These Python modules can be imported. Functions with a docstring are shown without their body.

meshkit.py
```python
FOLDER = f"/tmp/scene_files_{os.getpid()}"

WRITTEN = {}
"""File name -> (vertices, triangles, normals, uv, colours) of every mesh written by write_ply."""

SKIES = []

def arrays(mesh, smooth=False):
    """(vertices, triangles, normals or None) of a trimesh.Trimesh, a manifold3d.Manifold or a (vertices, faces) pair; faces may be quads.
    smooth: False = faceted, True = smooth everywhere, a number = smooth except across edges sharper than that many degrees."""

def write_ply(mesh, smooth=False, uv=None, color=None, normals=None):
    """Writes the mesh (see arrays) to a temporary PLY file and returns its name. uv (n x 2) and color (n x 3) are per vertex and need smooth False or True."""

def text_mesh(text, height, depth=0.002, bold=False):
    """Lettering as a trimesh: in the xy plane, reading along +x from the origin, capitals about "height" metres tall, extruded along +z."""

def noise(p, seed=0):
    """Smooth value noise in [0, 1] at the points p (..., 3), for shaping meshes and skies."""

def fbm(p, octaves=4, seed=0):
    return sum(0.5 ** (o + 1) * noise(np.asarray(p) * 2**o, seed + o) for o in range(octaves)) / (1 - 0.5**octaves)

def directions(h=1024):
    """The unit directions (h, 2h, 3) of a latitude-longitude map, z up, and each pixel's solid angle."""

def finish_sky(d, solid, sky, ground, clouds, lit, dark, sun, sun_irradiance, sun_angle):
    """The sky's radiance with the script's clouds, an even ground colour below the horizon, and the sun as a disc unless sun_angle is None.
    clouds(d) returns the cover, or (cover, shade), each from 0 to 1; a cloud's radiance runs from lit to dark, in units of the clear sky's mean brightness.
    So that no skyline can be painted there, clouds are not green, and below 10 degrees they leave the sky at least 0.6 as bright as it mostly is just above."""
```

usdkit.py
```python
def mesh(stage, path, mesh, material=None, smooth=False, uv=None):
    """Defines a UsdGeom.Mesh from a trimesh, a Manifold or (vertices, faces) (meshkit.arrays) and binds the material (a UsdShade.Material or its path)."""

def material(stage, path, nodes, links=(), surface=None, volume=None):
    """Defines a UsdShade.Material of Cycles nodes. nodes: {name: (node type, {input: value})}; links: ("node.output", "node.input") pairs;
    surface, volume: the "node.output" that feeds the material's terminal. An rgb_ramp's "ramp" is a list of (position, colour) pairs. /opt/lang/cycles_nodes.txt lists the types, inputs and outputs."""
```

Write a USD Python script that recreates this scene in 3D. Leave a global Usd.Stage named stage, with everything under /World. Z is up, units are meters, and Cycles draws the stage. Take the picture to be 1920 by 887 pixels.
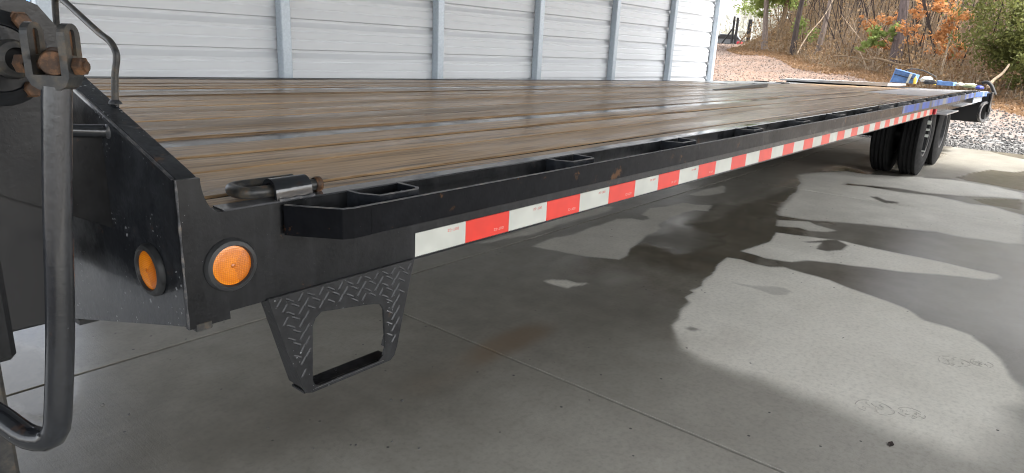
import math, random
import numpy as np, trimesh, shapely, usdkit, meshkit
from shapely.geometry import Polygon, LineString, Point
from pxr import Usd, UsdGeom, UsdLux, UsdShade, Gf, Sdf, Vt

stage = Usd.Stage.CreateInMemory()
UsdGeom.SetStageUpAxis(stage, 'Z'); UsdGeom.SetStageMetersPerUnit(stage, 1.0)
UsdGeom.Xform.Define(stage, '/World'); UsdGeom.Scope.Define(stage, '/World/Looks')
PI = math.pi

# ------------------------------------------------------------------ camera
EXPOSURE = 3.02
cam = UsdGeom.Camera.Define(stage, '/World/camera')
F_PX, PITCH, ROLL, YAW = 1256.07, 0.2784, 0.0486, 0.6794
fw = np.array([math.cos(YAW)*math.cos(PITCH), math.sin(YAW)*math.cos(PITCH), -math.sin(PITCH)])
rt = np.cross(fw, [0, 0, 1]); rt /= np.linalg.norm(rt)
up = np.cross(rt, fw)
cr = rt*math.cos(ROLL)+up*math.sin(ROLL); cu = -rt*math.sin(ROLL)+up*math.cos(ROLL)
M = Gf.Matrix4d(*cr, 0, *cu, 0, *(-fw), 0, 0, 0, 1.10, 1)
UsdGeom.Xformable(cam).AddTransformOp().Set(M)
cam.CreateHorizontalApertureAttr(36.0); cam.CreateVerticalApertureAttr(36.0*473/1024)
cam.CreateFocalLengthAttr(36.0*F_PX/1920); cam.CreateClippingRangeAttr((0.03, 2000.0))
cam.CreateExposureAttr(EXPOSURE)

# ------------------------------------------------------------------ light: overcast sky and a veiled sun
SUN = np.array([0.35, -0.90, 0.0]); SUN /= np.linalg.norm(SUN)
SUN_EL = math.radians(52)
SUN = np.array([SUN[0]*math.cos(SUN_EL), SUN[1]*math.cos(SUN_EL), math.sin(SUN_EL)])
dome = UsdLux.DomeLight.Define(stage, '/World/sky_light')
skym = usdkit.material(stage, '/World/Looks/overcast_sky', {
    's': ('sky_texture', {'sky_type': 'single_scattering', 'sun_disc': False, 'sun_elevation': SUN_EL,
                          'sun_rotation': math.atan2(SUN[0], SUN[1]), 'air_density': 1.0, 'aerosol_density': 3.0}),
    'w': ('rgb_to_bw', {}), 'm': ('mix', {'fac': 0.84}),
    'b': ('background_shader', {'strength': 0.11})},
    [('s.color', 'w.color'), ('s.color', 'm.color1'), ('w.val', 'm.color2'), ('m.color', 'b.color')], surface='b.background')
UsdShade.MaterialBindingAPI.Apply(dome.GetPrim()).Bind(skym)
sun = UsdLux.DistantLight.Define(stage, '/World/sun_light')
sun.CreateNormalizeAttr(True); sun.CreateIntensityAttr(0.36); sun.CreateAngleAttr(14.0); sun.CreateColorAttr(Gf.Vec3f(1, .96, .9))
zax = SUN; xax = np.cross([0, 0, 1], zax); xax /= np.linalg.norm(xax); yax = np.cross(zax, xax)
UsdGeom.Xformable(sun).AddTransformOp().Set(Gf.Matrix4d(*xax, 0, *yax, 0, *zax, 0, 0, 0, 0, 1))

# ------------------------------------------------------------------ helpers
taken, ORIGIN = {}, {}
def numbered(parent, name):
    k = parent + '/' + name; n = taken.get(k, 0); taken[k] = n+1
    return k if n == 0 else f'{k}_{n:03d}'
def meta(prim, label=None, cat=None, group=None, kind=None):
    for k, v in (('label', label), ('category', cat), ('group', group), ('kind', kind)):
        if v: prim.SetCustomDataByKey(k, v)
    return prim
def thing(name, label=None, cat=None, loc=(0, 0, 0), group=None, kind=None):
    x = UsdGeom.Xform.Define(stage, numbered('/World', name))
    x.AddTranslateOp().Set(Gf.Vec3d(*map(float, loc)))
    p = x.GetPrim(); ORIGIN[str(p.GetPath())] = np.array(loc, float)
    return meta(p, label, cat, group, kind)
def org(p):
    while p and str(p.GetPath()) != '/World':
        o = ORIGIN.get(str(p.GetPath()))
        if o is not None: return o
        p = p.GetParent()
    return np.zeros(3)
def obj(name, mesh, mat, parent=None, smooth=False, label=None, cat=None, group=None, kind=None, primvars=None):
    """One Mesh prim; mesh is in world coordinates and is moved to its thing's base."""
    base = str(parent.GetPath()) if parent else '/World'
    v, f, n = meshkit.arrays(mesh, smooth)
    if parent is not None: v = v - org(parent)
    path = numbered(base, name)
    m = UsdGeom.Mesh.Define(stage, path)
    m.CreatePointsAttr(Vt.Vec3fArray.FromNumpy(v.astype(np.float32)))
    m.CreateFaceVertexCountsAttr(Vt.IntArray.FromNumpy(np.full(len(f), 3, np.int32)))
    m.CreateFaceVertexIndicesAttr(Vt.IntArray.FromNumpy(f.astype(np.int32).ravel()))
    m.CreateSubdivisionSchemeAttr('none')
    if n is not None:
        m.CreateNormalsAttr(Vt.Vec3fArray.FromNumpy(n.astype(np.float32))); m.SetNormalsInterpolation('vertex')
    for k, a in (primvars or {}).items():
        UsdGeom.PrimvarsAPI(m).CreatePrimvar(k, Sdf.ValueTypeNames.FloatArray, 'vertex').Set(Vt.FloatArray.FromNumpy(np.asarray(a, np.float32)))
    UsdShade.MaterialBindingAPI.Apply(m.GetPrim()).Bind(mat)
    return meta(m.GetPrim(), label, cat, group, kind)
def T3(v, f): return trimesh.Trimesh(np.asarray(v, float), np.asarray(f, int), process=False)
def cat3(*ms):
    ms = [m for m in ms if m is not None]
    return trimesh.util.concatenate(ms)
def box(x0, x1, y0, y1, z0, z1, c=0.0):
    if c <= 0:
        m = trimesh.creation.box([x1-x0, y1-y0, z1-z0]); m.apply_translation([(x0+x1)/2, (y0+y1)/2, (z0+z1)/2]); return m
    p = []
    for x in (x0, x1):
        for y in (y0, y1):
            for z in (z0, z1):
                sx, sy, sz = (c if x == x0 else -c), (c if y == y0 else -c), (c if z == z0 else -c)
                p += [(x, y+sy, z+sz), (x+sx, y, z+sz), (x+sx, y+sy, z)]
    return trimesh.convex.convex_hull(np.array(p))
def frame(t):
    t = t/np.linalg.norm(t); a = np.array([0, 0, 1.]) if abs(t[2]) < .9 else np.array([1., 0, 0])
    u = np.cross(t, a); u /= np.linalg.norm(u); return u, np.cross(t, u)
def tube(pts, radii, n=10, caps=True):
    pts = np.asarray(pts, float); k = len(pts); radii = np.broadcast_to(np.asarray(radii, float), (k,))
    tan = np.gradient(pts, axis=0); tan /= np.linalg.norm(tan, axis=1, keepdims=True)
    u, w = frame(tan[0]); V = []
    ang = np.arange(n)*2*PI/n
    for i in range(k):
        u = u - tan[i]*np.dot(u, tan[i]); u /= np.linalg.norm(u); w = np.cross(tan[i], u)
        V.append(pts[i] + radii[i]*(np.cos(ang)[:, None]*u + np.sin(ang)[:, None]*w))
    V = np.vstack(V); F = []
    for i in range(k-1):
        a = i*n + np.arange(n); b = i*n + (np.arange(n)+1) % n
        F += [np.stack([a, b, b+n], 1), np.stack([a, b+n, a+n], 1)]
    F = np.vstack(F)
    if caps:
        V = np.vstack([V, pts[0], pts[-1]]); c0, c1 = len(V)-2, len(V)-1
        a = np.arange(n); b = (a+1) % n; o = (k-1)*n
        F = np.vstack([F, np.stack([b, a, np.full(n, c0)], 1), np.stack([a+o, b+o, np.full(n, c1)], 1)])
    return T3(V, F)
def cyl(a, b, r, n=24, c=0.0):
    a, b = np.array(a, float), np.array(b, float); d = (b-a)/np.linalg.norm(b-a)
    if c <= 0: return lathe(a, d, [(0, 0), (r, 0), (r, np.linalg.norm(b-a)), (0, np.linalg.norm(b-a))], n)
    L = np.linalg.norm(b-a)
    return lathe(a, d, [(0, 0), (r-c, 0), (r, c), (r, L-c), (r-c, L), (0, L)], n)
def lathe(o, d, prof, n=32, closed=False):
    """prof: (radius, height along d) from base to top."""
    d = np.array(d, float); d /= np.linalg.norm(d); u, w = frame(d)
    prof = [(max(r, 1e-5), h) for r, h in prof]; k = len(prof); ang = np.arange(n)*2*PI/n
    V = np.vstack([np.array(o)+d*h+r*(np.cos(ang)[:, None]*u+np.sin(ang)[:, None]*w) for r, h in prof]); F = []
    for i in range(k if closed else k-1):
        a = i*n+np.arange(n); b = i*n+(np.arange(n)+1) % n; j = (n if i < k-1 else -(k-1)*n)
        F += [np.stack([a, b, b+j], 1), np.stack([a, b+j, a+j], 1)]
    m = T3(V, np.vstack(F)); m.fix_normals(); return m
def prism(poly, o, ax, ay, az, depth):
    """polygon (shapely or points) extruded: local x->ax, y->ay, extruded along az from o."""
    if not hasattr(poly, 'exterior'): poly = Polygon(poly)
    m = trimesh.creation.extrude_polygon(poly, depth, engine='earcut')
    A = np.eye(4); A[:3, 0], A[:3, 1], A[:3, 2], A[:3, 3] = ax, ay, az, o
    m.apply_transform(A)
    if np.linalg.det(A[:3, :3]) < 0: m.invert()
    return m
X, Y, Z = np.eye(3)
def smoothstep(x, a, b):
    t = np.clip((np.asarray(x, float)-a)/(b-a), 0, 1); return t*t*(3-2*t)
def arc(c, r, a0, a1, n=8): return [(c[0]+r*math.cos(a), c[1]+r*math.sin(a)) for a in np.linspace(a0, a1, n)]

# ------------------------------------------------------------------ materials
def mat(name, nodes, links, surface='p.BSDF'): return usdkit.material(stage, '/World/Looks/'+name, nodes, links, surface=surface)
def simple(name, col, rough=.5, metal=0., var=.25, scale=30, bump=0., bscale=80, spec=.5, coat=0.):
    d = np.array(col, float)
    return mat(name, {'t': ('texture_coordinate', {}), 'n': ('noise_texture', {'scale': scale, 'detail': 5}),
        'r': ('rgb_ramp', {'ramp': [(.3, tuple(d*(1-var))), (.7, tuple(np.minimum(d*(1+var), 1)))]}),
        'n2': ('noise_texture', {'scale': bscale, 'detail': 3}), 'b': ('bump', {'strength': bump, 'distance': .002}),
        'rr': ('map_range', {'from_min': .3, 'from_max': .7, 'to_min': max(rough-.1, .02), 'to_max': min(rough+.1, 1), 'clamp': True}),
        'p': ('principled_bsdf', {'metallic': metal, 'specular_ior_level': spec, 'coat_weight': coat})},
        [('t.object', 'n.vector'), ('t.object', 'n2.vector'), ('n.fac', 'r.fac'), ('r.color', 'p.base_color'), ('n.fac', 'rr.value'),
         ('rr.result', 'p.roughness'), ('n2.fac', 'b.height'), ('b.normal', 'p.normal')])

def black_paint(name, base, rough, flecks=1.0, streak=0.35, rust=0.0, spec=.5, drops=0.0, coat=0.0):
    """worn black enamel: pale dust flecks, run marks down the face, chips"""
    return mat(name, {
        't': ('texture_coordinate', {}),
        'n': ('noise_texture', {'scale': 9, 'detail': 6, 'roughness': .65}),
        'r': ('rgb_ramp', {'ramp': [(.3, tuple(np.array(base)*.6)), (.55, tuple(base)), (.8, tuple(np.array(base)*1.9))]}),
        'ms': ('mapping', {'scale': (38, 38, 3)}), 'ns': ('noise_texture', {'scale': 1, 'detail': 4}),
        'rs': ('rgb_ramp', {'ramp': [(.52, (0, 0, 0)), (.72, (1, 1, 1))]}),
        'mst': ('math', {'math_type': 'multiply', 'value2': streak}),
        'mix1': ('mix', {'color2': (.045, .047, .05)}),
        'v': ('voronoi_texture', {'scale': 105, 'randomness': 1.0}),
        'nv': ('noise_texture', {'scale': 21, 'detail': 2}),
        'thr': ('map_range', {'from_min': .45, 'from_max': .75, 'to_min': 0.0, 'to_max': .17*flecks, 'clamp': True}),
        'lt': ('math', {'math_type': 'less_than'}),
        'mix2': ('mix', {'color2': (.20, .205, .21)}),
        'nr': ('noise_texture', {'scale': 17, 'detail': 8, 'roughness': .7}),
        'rrr': ('rgb_ramp', {'ramp': [(.645-.1*rust, (0, 0, 0)), (.70-.1*rust, (1, 1, 1))]}),
        'mr': ('math', {'math_type': 'multiply', 'value2': min(rust*3, .9)}),
        'mix3': ('mix', {'color2': (.16, .075, .03)}),
        'rough': ('map_range', {'from_min': .3, 'from_max': .75, 'to_min': rough-.1, 'to_max': rough+.16, 'clamp': True}),
        'nb': ('noise_texture', {'scale': 160, 'detail': 3}), 'nb2': ('noise_texture', {'scale': 14, 'detail': 3}),
        'ab': ('math', {'math_type': 'multiply_add', 'value2': 2.0}), 'vd': ('voronoi_texture', {'scale': 260, 'randomness': 1.0}), 'dm': ('map_range', {'from_min': 0, 'from_max': .2, 'to_min': drops*.6, 'to_max': 0, 'clamp': True}), 'ad': ('math', {'math_type': 'add'}),
        'b': ('bump', {'strength': .28, 'distance': .0012}),
        'p': ('principled_bsdf', {'specular_ior_level': spec, 'coat_weight': coat, 'coat_roughness': .09})},
        [('t.object', 'n.vector'), ('n.fac', 'r.fac'), ('r.color', 'mix1.color1'), ('t.object', 'ms.vector'), ('ms.vector', 'ns.vector'),
         ('ns.fac', 'rs.fac'), ('rs.color', 'mst.value1'), ('mst.value', 'mix1.fac'), ('t.object', 'v.vector'), ('t.object', 'nv.vector'),
         ('nv.fac', 'thr.value'), ('v.distance', 'lt.value1'), ('thr.result', 'lt.value2'), ('mix1.color', 'mix2.color1'), ('lt.value', 'mix2.fac'),
         ('t.object', 'nr.vector'), ('nr.fac', 'rrr.fac'), ('rrr.color', 'mr.value1'), ('mr.value', 'mix3.fac'), ('mix2.color', 'mix3.color1'),
         ('mix3.color', 'p.base_color'), ('n.fac', 'rough.value'), ('rough.result', 'p.roughness'),
         ('t.object', 'nb.vector'), ('t.object', 'nb2.vector'), ('nb2.fac', 'ab.value1'), ('nb.fac', 'ab.value3'), ('ab.value', 'ad.value1'), ('t.object', 'vd.vector'), ('vd.distance', 'dm.value'), ('dm.result', 'ad.value2'), ('ad.value', 'b.height'), ('b.normal', 'p.normal')])
M_frame = black_paint('black_frame_paint', (.0045, .005, .006), .32, flecks=.5, streak=.22, rust=.14, spec=.3, drops=.6, coat=.12)
M_plate = black_paint('weathered_black_plate', (.0085, .0095, .0115), .24, flecks=1.7, streak=.12, rust=.12, drops=1.3, coat=.35)
M_rail = black_paint('rub_rail_paint', (.0050, .0055, .007), .28, flecks=.4, streak=.03, rust=.2, spec=.09)
M_tube = black_paint('handle_paint', (.006, .007, .009), .20, flecks=.8, streak=.1, rust=.06, drops=.5, coat=.6)
M_tread = black_paint('tread_plate_paint', (.010, .0105, .012), .32, flecks=1.2, streak=.2, rust=.10)
M_worn = mat('worn_edge_metal', {'t': ('texture_coordinate', {}), 'n': ('noise_texture', {'scale': 60, 'detail': 7, 'roughness': .7}),
    'r': ('rgb_ramp', {'ramp': [(.35, (.02, .021, .023)), (.5, (.06, .062, .068)), (.62, (.15, .14, .13)), (.72, (.14, .075, .04))]}),
    'p': ('principled_bsdf', {'roughness': .42, 'metallic': .25})}, [('t.object', 'n.vector'), ('n.fac', 'r.fac'), ('r.color', 'p.base_color')])
M_worn2 = mat('chipped_rim_metal', {'t': ('texture_coordinate', {}), 'n': ('noise_texture', {'scale': 45, 'detail': 7, 'roughness': .7}),
    'r': ('rgb_ramp', {'ramp': [(.38, (.03, .031, .035)), (.5, (.10, .10, .105)), (.6, (.20, .185, .165)), (.72, (.17, .09, .045))]}),
    'p': ('principled_bsdf', {'roughness': .45})}, [('t.object', 'n.vector'), ('n.fac', 'r.fac'), ('r.color', 'p.base_color')])
M_rust = mat('rusty_steel', {'t': ('texture_coordinate', {}), 'n': ('noise_texture', {'scale': 70, 'detail': 8, 'roughness': .7}),
    'r': ('rgb_ramp', {'ramp': [(.3, (.016, .012, .010)), (.48, (.055, .028, .014)), (.6, (.14, .066, .028)), (.75, (.035, .021, .013))]}),
    'b': ('bump', {'strength': .5, 'distance': .001}),
    'p': ('principled_bsdf', {'roughness': .6, 'metallic': .3})}, [('t.object', 'n.vector'), ('n.fac', 'r.fac'), ('r.color', 'p.base_color'), ('n.fac', 'b.height'), ('b.normal', 'p.normal')])
M_rustblack = mat('rust_flecked_black', {'t': ('texture_coordinate', {}), 'n': ('noise_texture', {'scale': 45, 'detail': 8, 'roughness': .72}),
    'r': ('rgb_ramp', {'ramp': [(.4, (.014, .015, .016)), (.52, (.035, .033, .03)), (.6, (.06, .05, .036)), (.68, (.09, .048, .024))]}),
    'b': ('bump', {'strength': .5, 'distance': .001}),
    'p': ('principled_bsdf', {'roughness': .42})}, [('t.object', 'n.vector'), ('n.fac', 'r.fac'), ('r.color', 'p.base_color'), ('n.fac', 'b.height'), ('b.normal', 'p.normal')])
M_strip = mat('wet_steel_strip', {'t': ('texture_coordinate', {}), 'n': ('noise_texture', {'scale': 6, 'detail': 6}),
    'r': ('rgb_ramp', {'ramp': [(.3, (.035, .037, .04)), (.7, (.09, .09, .095))]}),
    'rr': ('map_range', {'from_min': .35, 'from_max': .65, 'to_min': .07, 'to_max': .26, 'clamp': True}),
    'nb': ('noise_texture', {'scale': 22, 'detail': 3}), 'b': ('bump', {'strength': .12, 'distance': .003}),
    'p': ('principled_bsdf', {'metallic': .35})}, [('t.object', 'n.vector'), ('n.fac', 'r.fac'), ('r.color', 'p.base_color'), ('n.fac', 'rr.value'), ('rr.result', 'p.roughness'), ('t.object', 'nb.vector'), ('nb.fac', 'b.height'), ('b.normal', 'p.normal')])
M_tyre = simple('tyre_rubber', (.006, .006, .006), .8, var=.3, bump=.3, spec=.2)
M_dark = simple('dark_underframe_paint', (.008, .008, .009), .5, var=.3)
M_rim = simple('wheel_rim_paint', (.04, .04, .042), .45, var=.3)
M_galv = mat('galvanised_tube', {'t': ('texture_coordinate', {}), 'v': ('voronoi_texture', {'scale': 90}), 'n': ('noise_texture', {'scale': 4, 'detail': 5}),
    'r': ('rgb_ramp', {'ramp': [(.0, (.33, .38, .43)), (1, (.45, .50, .55))]}), 'sep': ('separate_color', {}), 'a': ('mix_float', {'fac': .5}),
    'p': ('principled_bsdf', {'roughness': .42, 'metallic': .35})},
    [('t.object', 'v.vector'), ('t.object', 'n.vector'), ('v.color', 'sep.color'), ('sep.r', 'a.a'), ('n.fac', 'a.b'), ('a.result', 'r.fac'), ('r.color', 'p.base_color')])
M_sheet = mat('white_painted_sheet', {'t': ('texture_coordinate', {}), 'm': ('mapping', {'scale': (1.2, 1.2, 14)}), 'n': ('noise_texture', {'scale': 1, 'detail': 5}),
    'r': ('rgb_ramp', {'ramp': [(.3, (.635, .65, .67)), (.65, (.655, .67, .69))]}), 'nb': ('noise_texture', {'scale': 3.5, 'detail': 2}), 'b': ('bump', {'strength': .0, 'distance': .02}),
    'p': ('principled_bsdf', {'roughness': .5})},
    [('t.object', 'm.vector'), ('m.vector', 'n.vector'), ('n.fac', 'r.fac'), ('r.color', 'p.base_color'), ('t.object', 'nb.vector'), ('nb.fac', 'b.height'), ('b.normal', 'p.normal')])

def wood(name, dark, mid, light):
    return mat(name, {'g': ('geometry', {}), 'oi': ('object_info', {}),
        'off': ('combine_xyz', {}), 'mu': ('math', {'math_type': 'multiply', 'value2': 37.0}), 'add': ('vector_math', {'math_type': 'add'}),
        'm': ('mapping', {'scale': (3.0, 62, 62)}), 'n': ('noise_texture', {'scale': 1, 'detail': 8, 'roughness': .62, 'distortion': .6}),
        'm2': ('mapping', {'scale': (.9, 7, 7)}), 'n2': ('noise_texture', {'scale': 1, 'detail': 5}),
        'm3': ('mapping', {'scale': (1.3, 95, 95)}), 'n3': ('noise_texture', {'scale': 1, 'detail': 6, 'roughness': .7, 'distortion': .3}),
        'r': ('rgb_ramp', {'ramp': [(.25, dark), (.47, mid), (.72, light)]}),
        'r2': ('rgb_ramp', {'ramp': [(.3, (.60, .58, .57)), (.5, (1, 1, 1)), (.75, (1.18, 1.16, 1.12))]}),
        'r3': ('rgb_ramp', {'ramp': [(.36, (.16, .13, .11)), (.46, (1, 1, 1))]}),
        'm4': ('mapping', {'scale': (6, 26, 26)}), 'n4': ('noise_texture', {'scale': 1, 'detail': 3}), 'r4': ('rgb_ramp', {'ramp': [(.66, (1, 1, 1)), (.73, (.42, .38, .35))]}), 'x4': ('mix', {'mix_type': 'multiply', 'fac': 1.0}),
        'hv': ('map_range', {'from_min': 0, 'from_max': 1, 'to_min': .78, 'to_max': 1.15}),
        'x1': ('mix', {'mix_type': 'multiply', 'fac': 1.0}), 'x2': ('mix', {'mix_type': 'multiply', 'fac': 1.0}), 'x3': ('mix', {'mix_type': 'multiply', 'fac': 1.0}),
        'cc': ('combine_color', {}),
        'rr': ('map_range', {'from_min': .35, 'from_max': .65, 'to_min': .20, 'to_max': .42, 'clamp': True}),
        'bb': ('math', {'math_type': 'add'}), 'b': ('bump', {'strength': .22, 'distance': .0025}),
        'p': ('principled_bsdf', {'specular_ior_level': .26})},
        [('oi.random', 'mu.value1'), ('mu.value', 'off.x'), ('mu.value', 'off.y'), ('g.position', 'add.vector1'), ('off.vector', 'add.vector2'),
         ('add.vector', 'm.vector'), ('m.vector', 'n.vector'), ('add.vector', 'm2.vector'), ('m2.vector', 'n2.vector'), ('add.vector', 'm3.vector'), ('m3.vector', 'n3.vector'),
         ('n.fac', 'r.fac'), ('n2.fac', 'r2.fac'), ('n3.fac', 'r3.fac'), ('r.color', 'x1.color1'), ('r2.color', 'x1.color2'), ('x1.color', 'x2.color1'), ('r3.color', 'x2.color2'),
         ('oi.random', 'hv.value'), ('hv.result', 'cc.r'), ('hv.result', 'cc.g'), ('hv.result', 'cc.b'), ('x2.color', 'x3.color1'), ('cc.color', 'x3.color2'),
         ('add.vector', 'm4.vector'), ('m4.vector', 'n4.vector'), ('n4.fac', 'r4.fac'), ('x3.color', 'x4.color1'), ('r4.color', 'x4.color2'), ('x4.color', 'p.base_color'), ('n2.fac', 'rr.value'), ('rr.result', 'p.roughness'), ('n.fac', 'bb.value1'), ('n3.fac', 'bb.value2'), ('bb.value', 'b.height'), ('b.normal', 'p.normal')])
M_wood = wood('weathered_deck_plank', (.080, .046, .022), (.30, .188, .096), (.46, .315, .178))
M_wood2 = wood('grey_deck_plank', (.070, .046, .028), (.235, .158, .094), (.37, .265, .168))

def tape(name, col, rough):
    return mat(name, {'t': ('texture_coordinate', {}), 'v': ('voronoi_texture', {'scale': 420, 'randomness': .15}), 'n': ('noise_texture', {'scale': 14, 'detail': 5}),
        'm': ('mapping', {'scale': (1, 1, 60)}), 'n2': ('noise_texture', {'scale': 1, 'detail': 2}),
        'r': ('rgb_ramp', {'ramp': [(.25, tuple(np.array(col)*.84)), (.6, col)]}), 'b': ('bump', {'strength': .12, 'distance': .0005}),
        'p': ('principled_bsdf', {'roughness': rough, 'coat_weight': .2, 'coat_roughness': .25})},
        [('t.object', 'v.vector'), ('t.object', 'n.vector'), ('n.fac', 'r.fac'), ('r.color', 'p.base_color'), ('v.distance', 'b.height'), ('b.normal', 'p.normal')])
M_twhite = tape('white_reflective_film', (.55, .56, .51), .4); M_tred = tape('red_reflective_film', (.74, .035, .018), .36)
M_inkred = simple('red_ink', (.6, .05, .03), .5); M_inkwhite = simple('white_ink', (.75, .45, .4), .5)
M_amber = mat('amber_reflector_lens', {'t': ('texture_coordinate', {}), 'm': ('mapping', {'scale': (1, 1, 1)}), 'v': ('voronoi_texture', {'scale': 300, 'randomness': .0}),
    'r': ('rgb_ramp', {'ramp': [(.1, (.92, .30, .006)), (.7, (.60, .15, .002))]}), 'b': ('bump', {'strength': .5, 'distance': .001}),
    'p': ('principled_bsdf', {'roughness': .22, 'coat_weight': .5, 'subsurface_weight': .0})},
    [('t.object', 'v.vector'), ('v.distance', 'r.fac'), ('r.color', 'p.base_color'), ('v.distance', 'b.height'), ('b.normal', 'p.normal')])
M_amber2 = mat('amber_reflector_prisms', {'t': ('texture_coordinate', {}), 'v': ('voronoi_texture', {'scale': 330, 'randomness': .0}),  # darker amber copy, paints the dim sector of a half-lit lens
    'r': ('rgb_ramp', {'ramp': [(.1, (.70, .20, .004)), (.7, (.40, .09, .001))]}), 'b': ('bump', {'strength': .6, 'distance': .001}),
    'p': ('principled_bsdf', {'roughness': .25, 'coat_weight': .5})},
    [('t.object', 'v.vector'), ('v.distance', 'r.fac'), ('r.color', 'p.base_color'), ('v.distance', 'b.height'), ('b.normal', 'p.normal')])
M_bezel = simple('black_rubber_bezel', (.022, .023, .024), .5, var=.2)
M_deckplate = mat('diamond_deck_plate', {'g': ('geometry', {}), 'm': ('mapping', {'scale': (14, 14, 1), 'rotation': (0, 0, .785)}), 'w': ('checker_texture', {'scale': 1.0}),
    'n': ('noise_texture', {'scale': 7, 'detail': 5}), 'r': ('rgb_ramp', {'ramp': [(.3, (.30, .305, .31)), (.7, (.46, .46, .47))]}), 'v': ('voronoi_texture', {'scale': 26, 'randomness': .2}),
    'b': ('bump', {'strength': .2, 'distance': .004}), 'p': ('principled_bsdf', {'roughness': .3, 'metallic': .6})},
    [('g.position', 'm.vector'), ('g.position', 'n.vector'), ('g.position', 'v.vector'), ('n.fac', 'r.fac'), ('r.color', 'p.base_color'), ('v.distance', 'b.height'), ('b.normal', 'p.normal')])
M_railrear = mat('blotched_blue_rail_paint', {'g': ('geometry', {}), 'm': ('mapping', {'scale': (2.6, .1, .1)}), 'v': ('noise_texture', {'scale': 1.0, 'detail': 4, 'roughness': .6}),  # blue and grey reflections on the black rail, painted into its colour
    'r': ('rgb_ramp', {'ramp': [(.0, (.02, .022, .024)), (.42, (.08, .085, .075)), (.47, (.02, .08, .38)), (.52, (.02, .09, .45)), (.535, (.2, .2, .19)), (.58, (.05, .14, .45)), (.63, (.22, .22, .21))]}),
    'p': ('principled_bsdf', {'roughness': .45, 'specular_ior_level': .2})}, [('g.position', 'm.vector'), ('m.vector', 'v.vector'), ('v.fac', 'r.fac'), ('r.color', 'p.base_color')])

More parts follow.
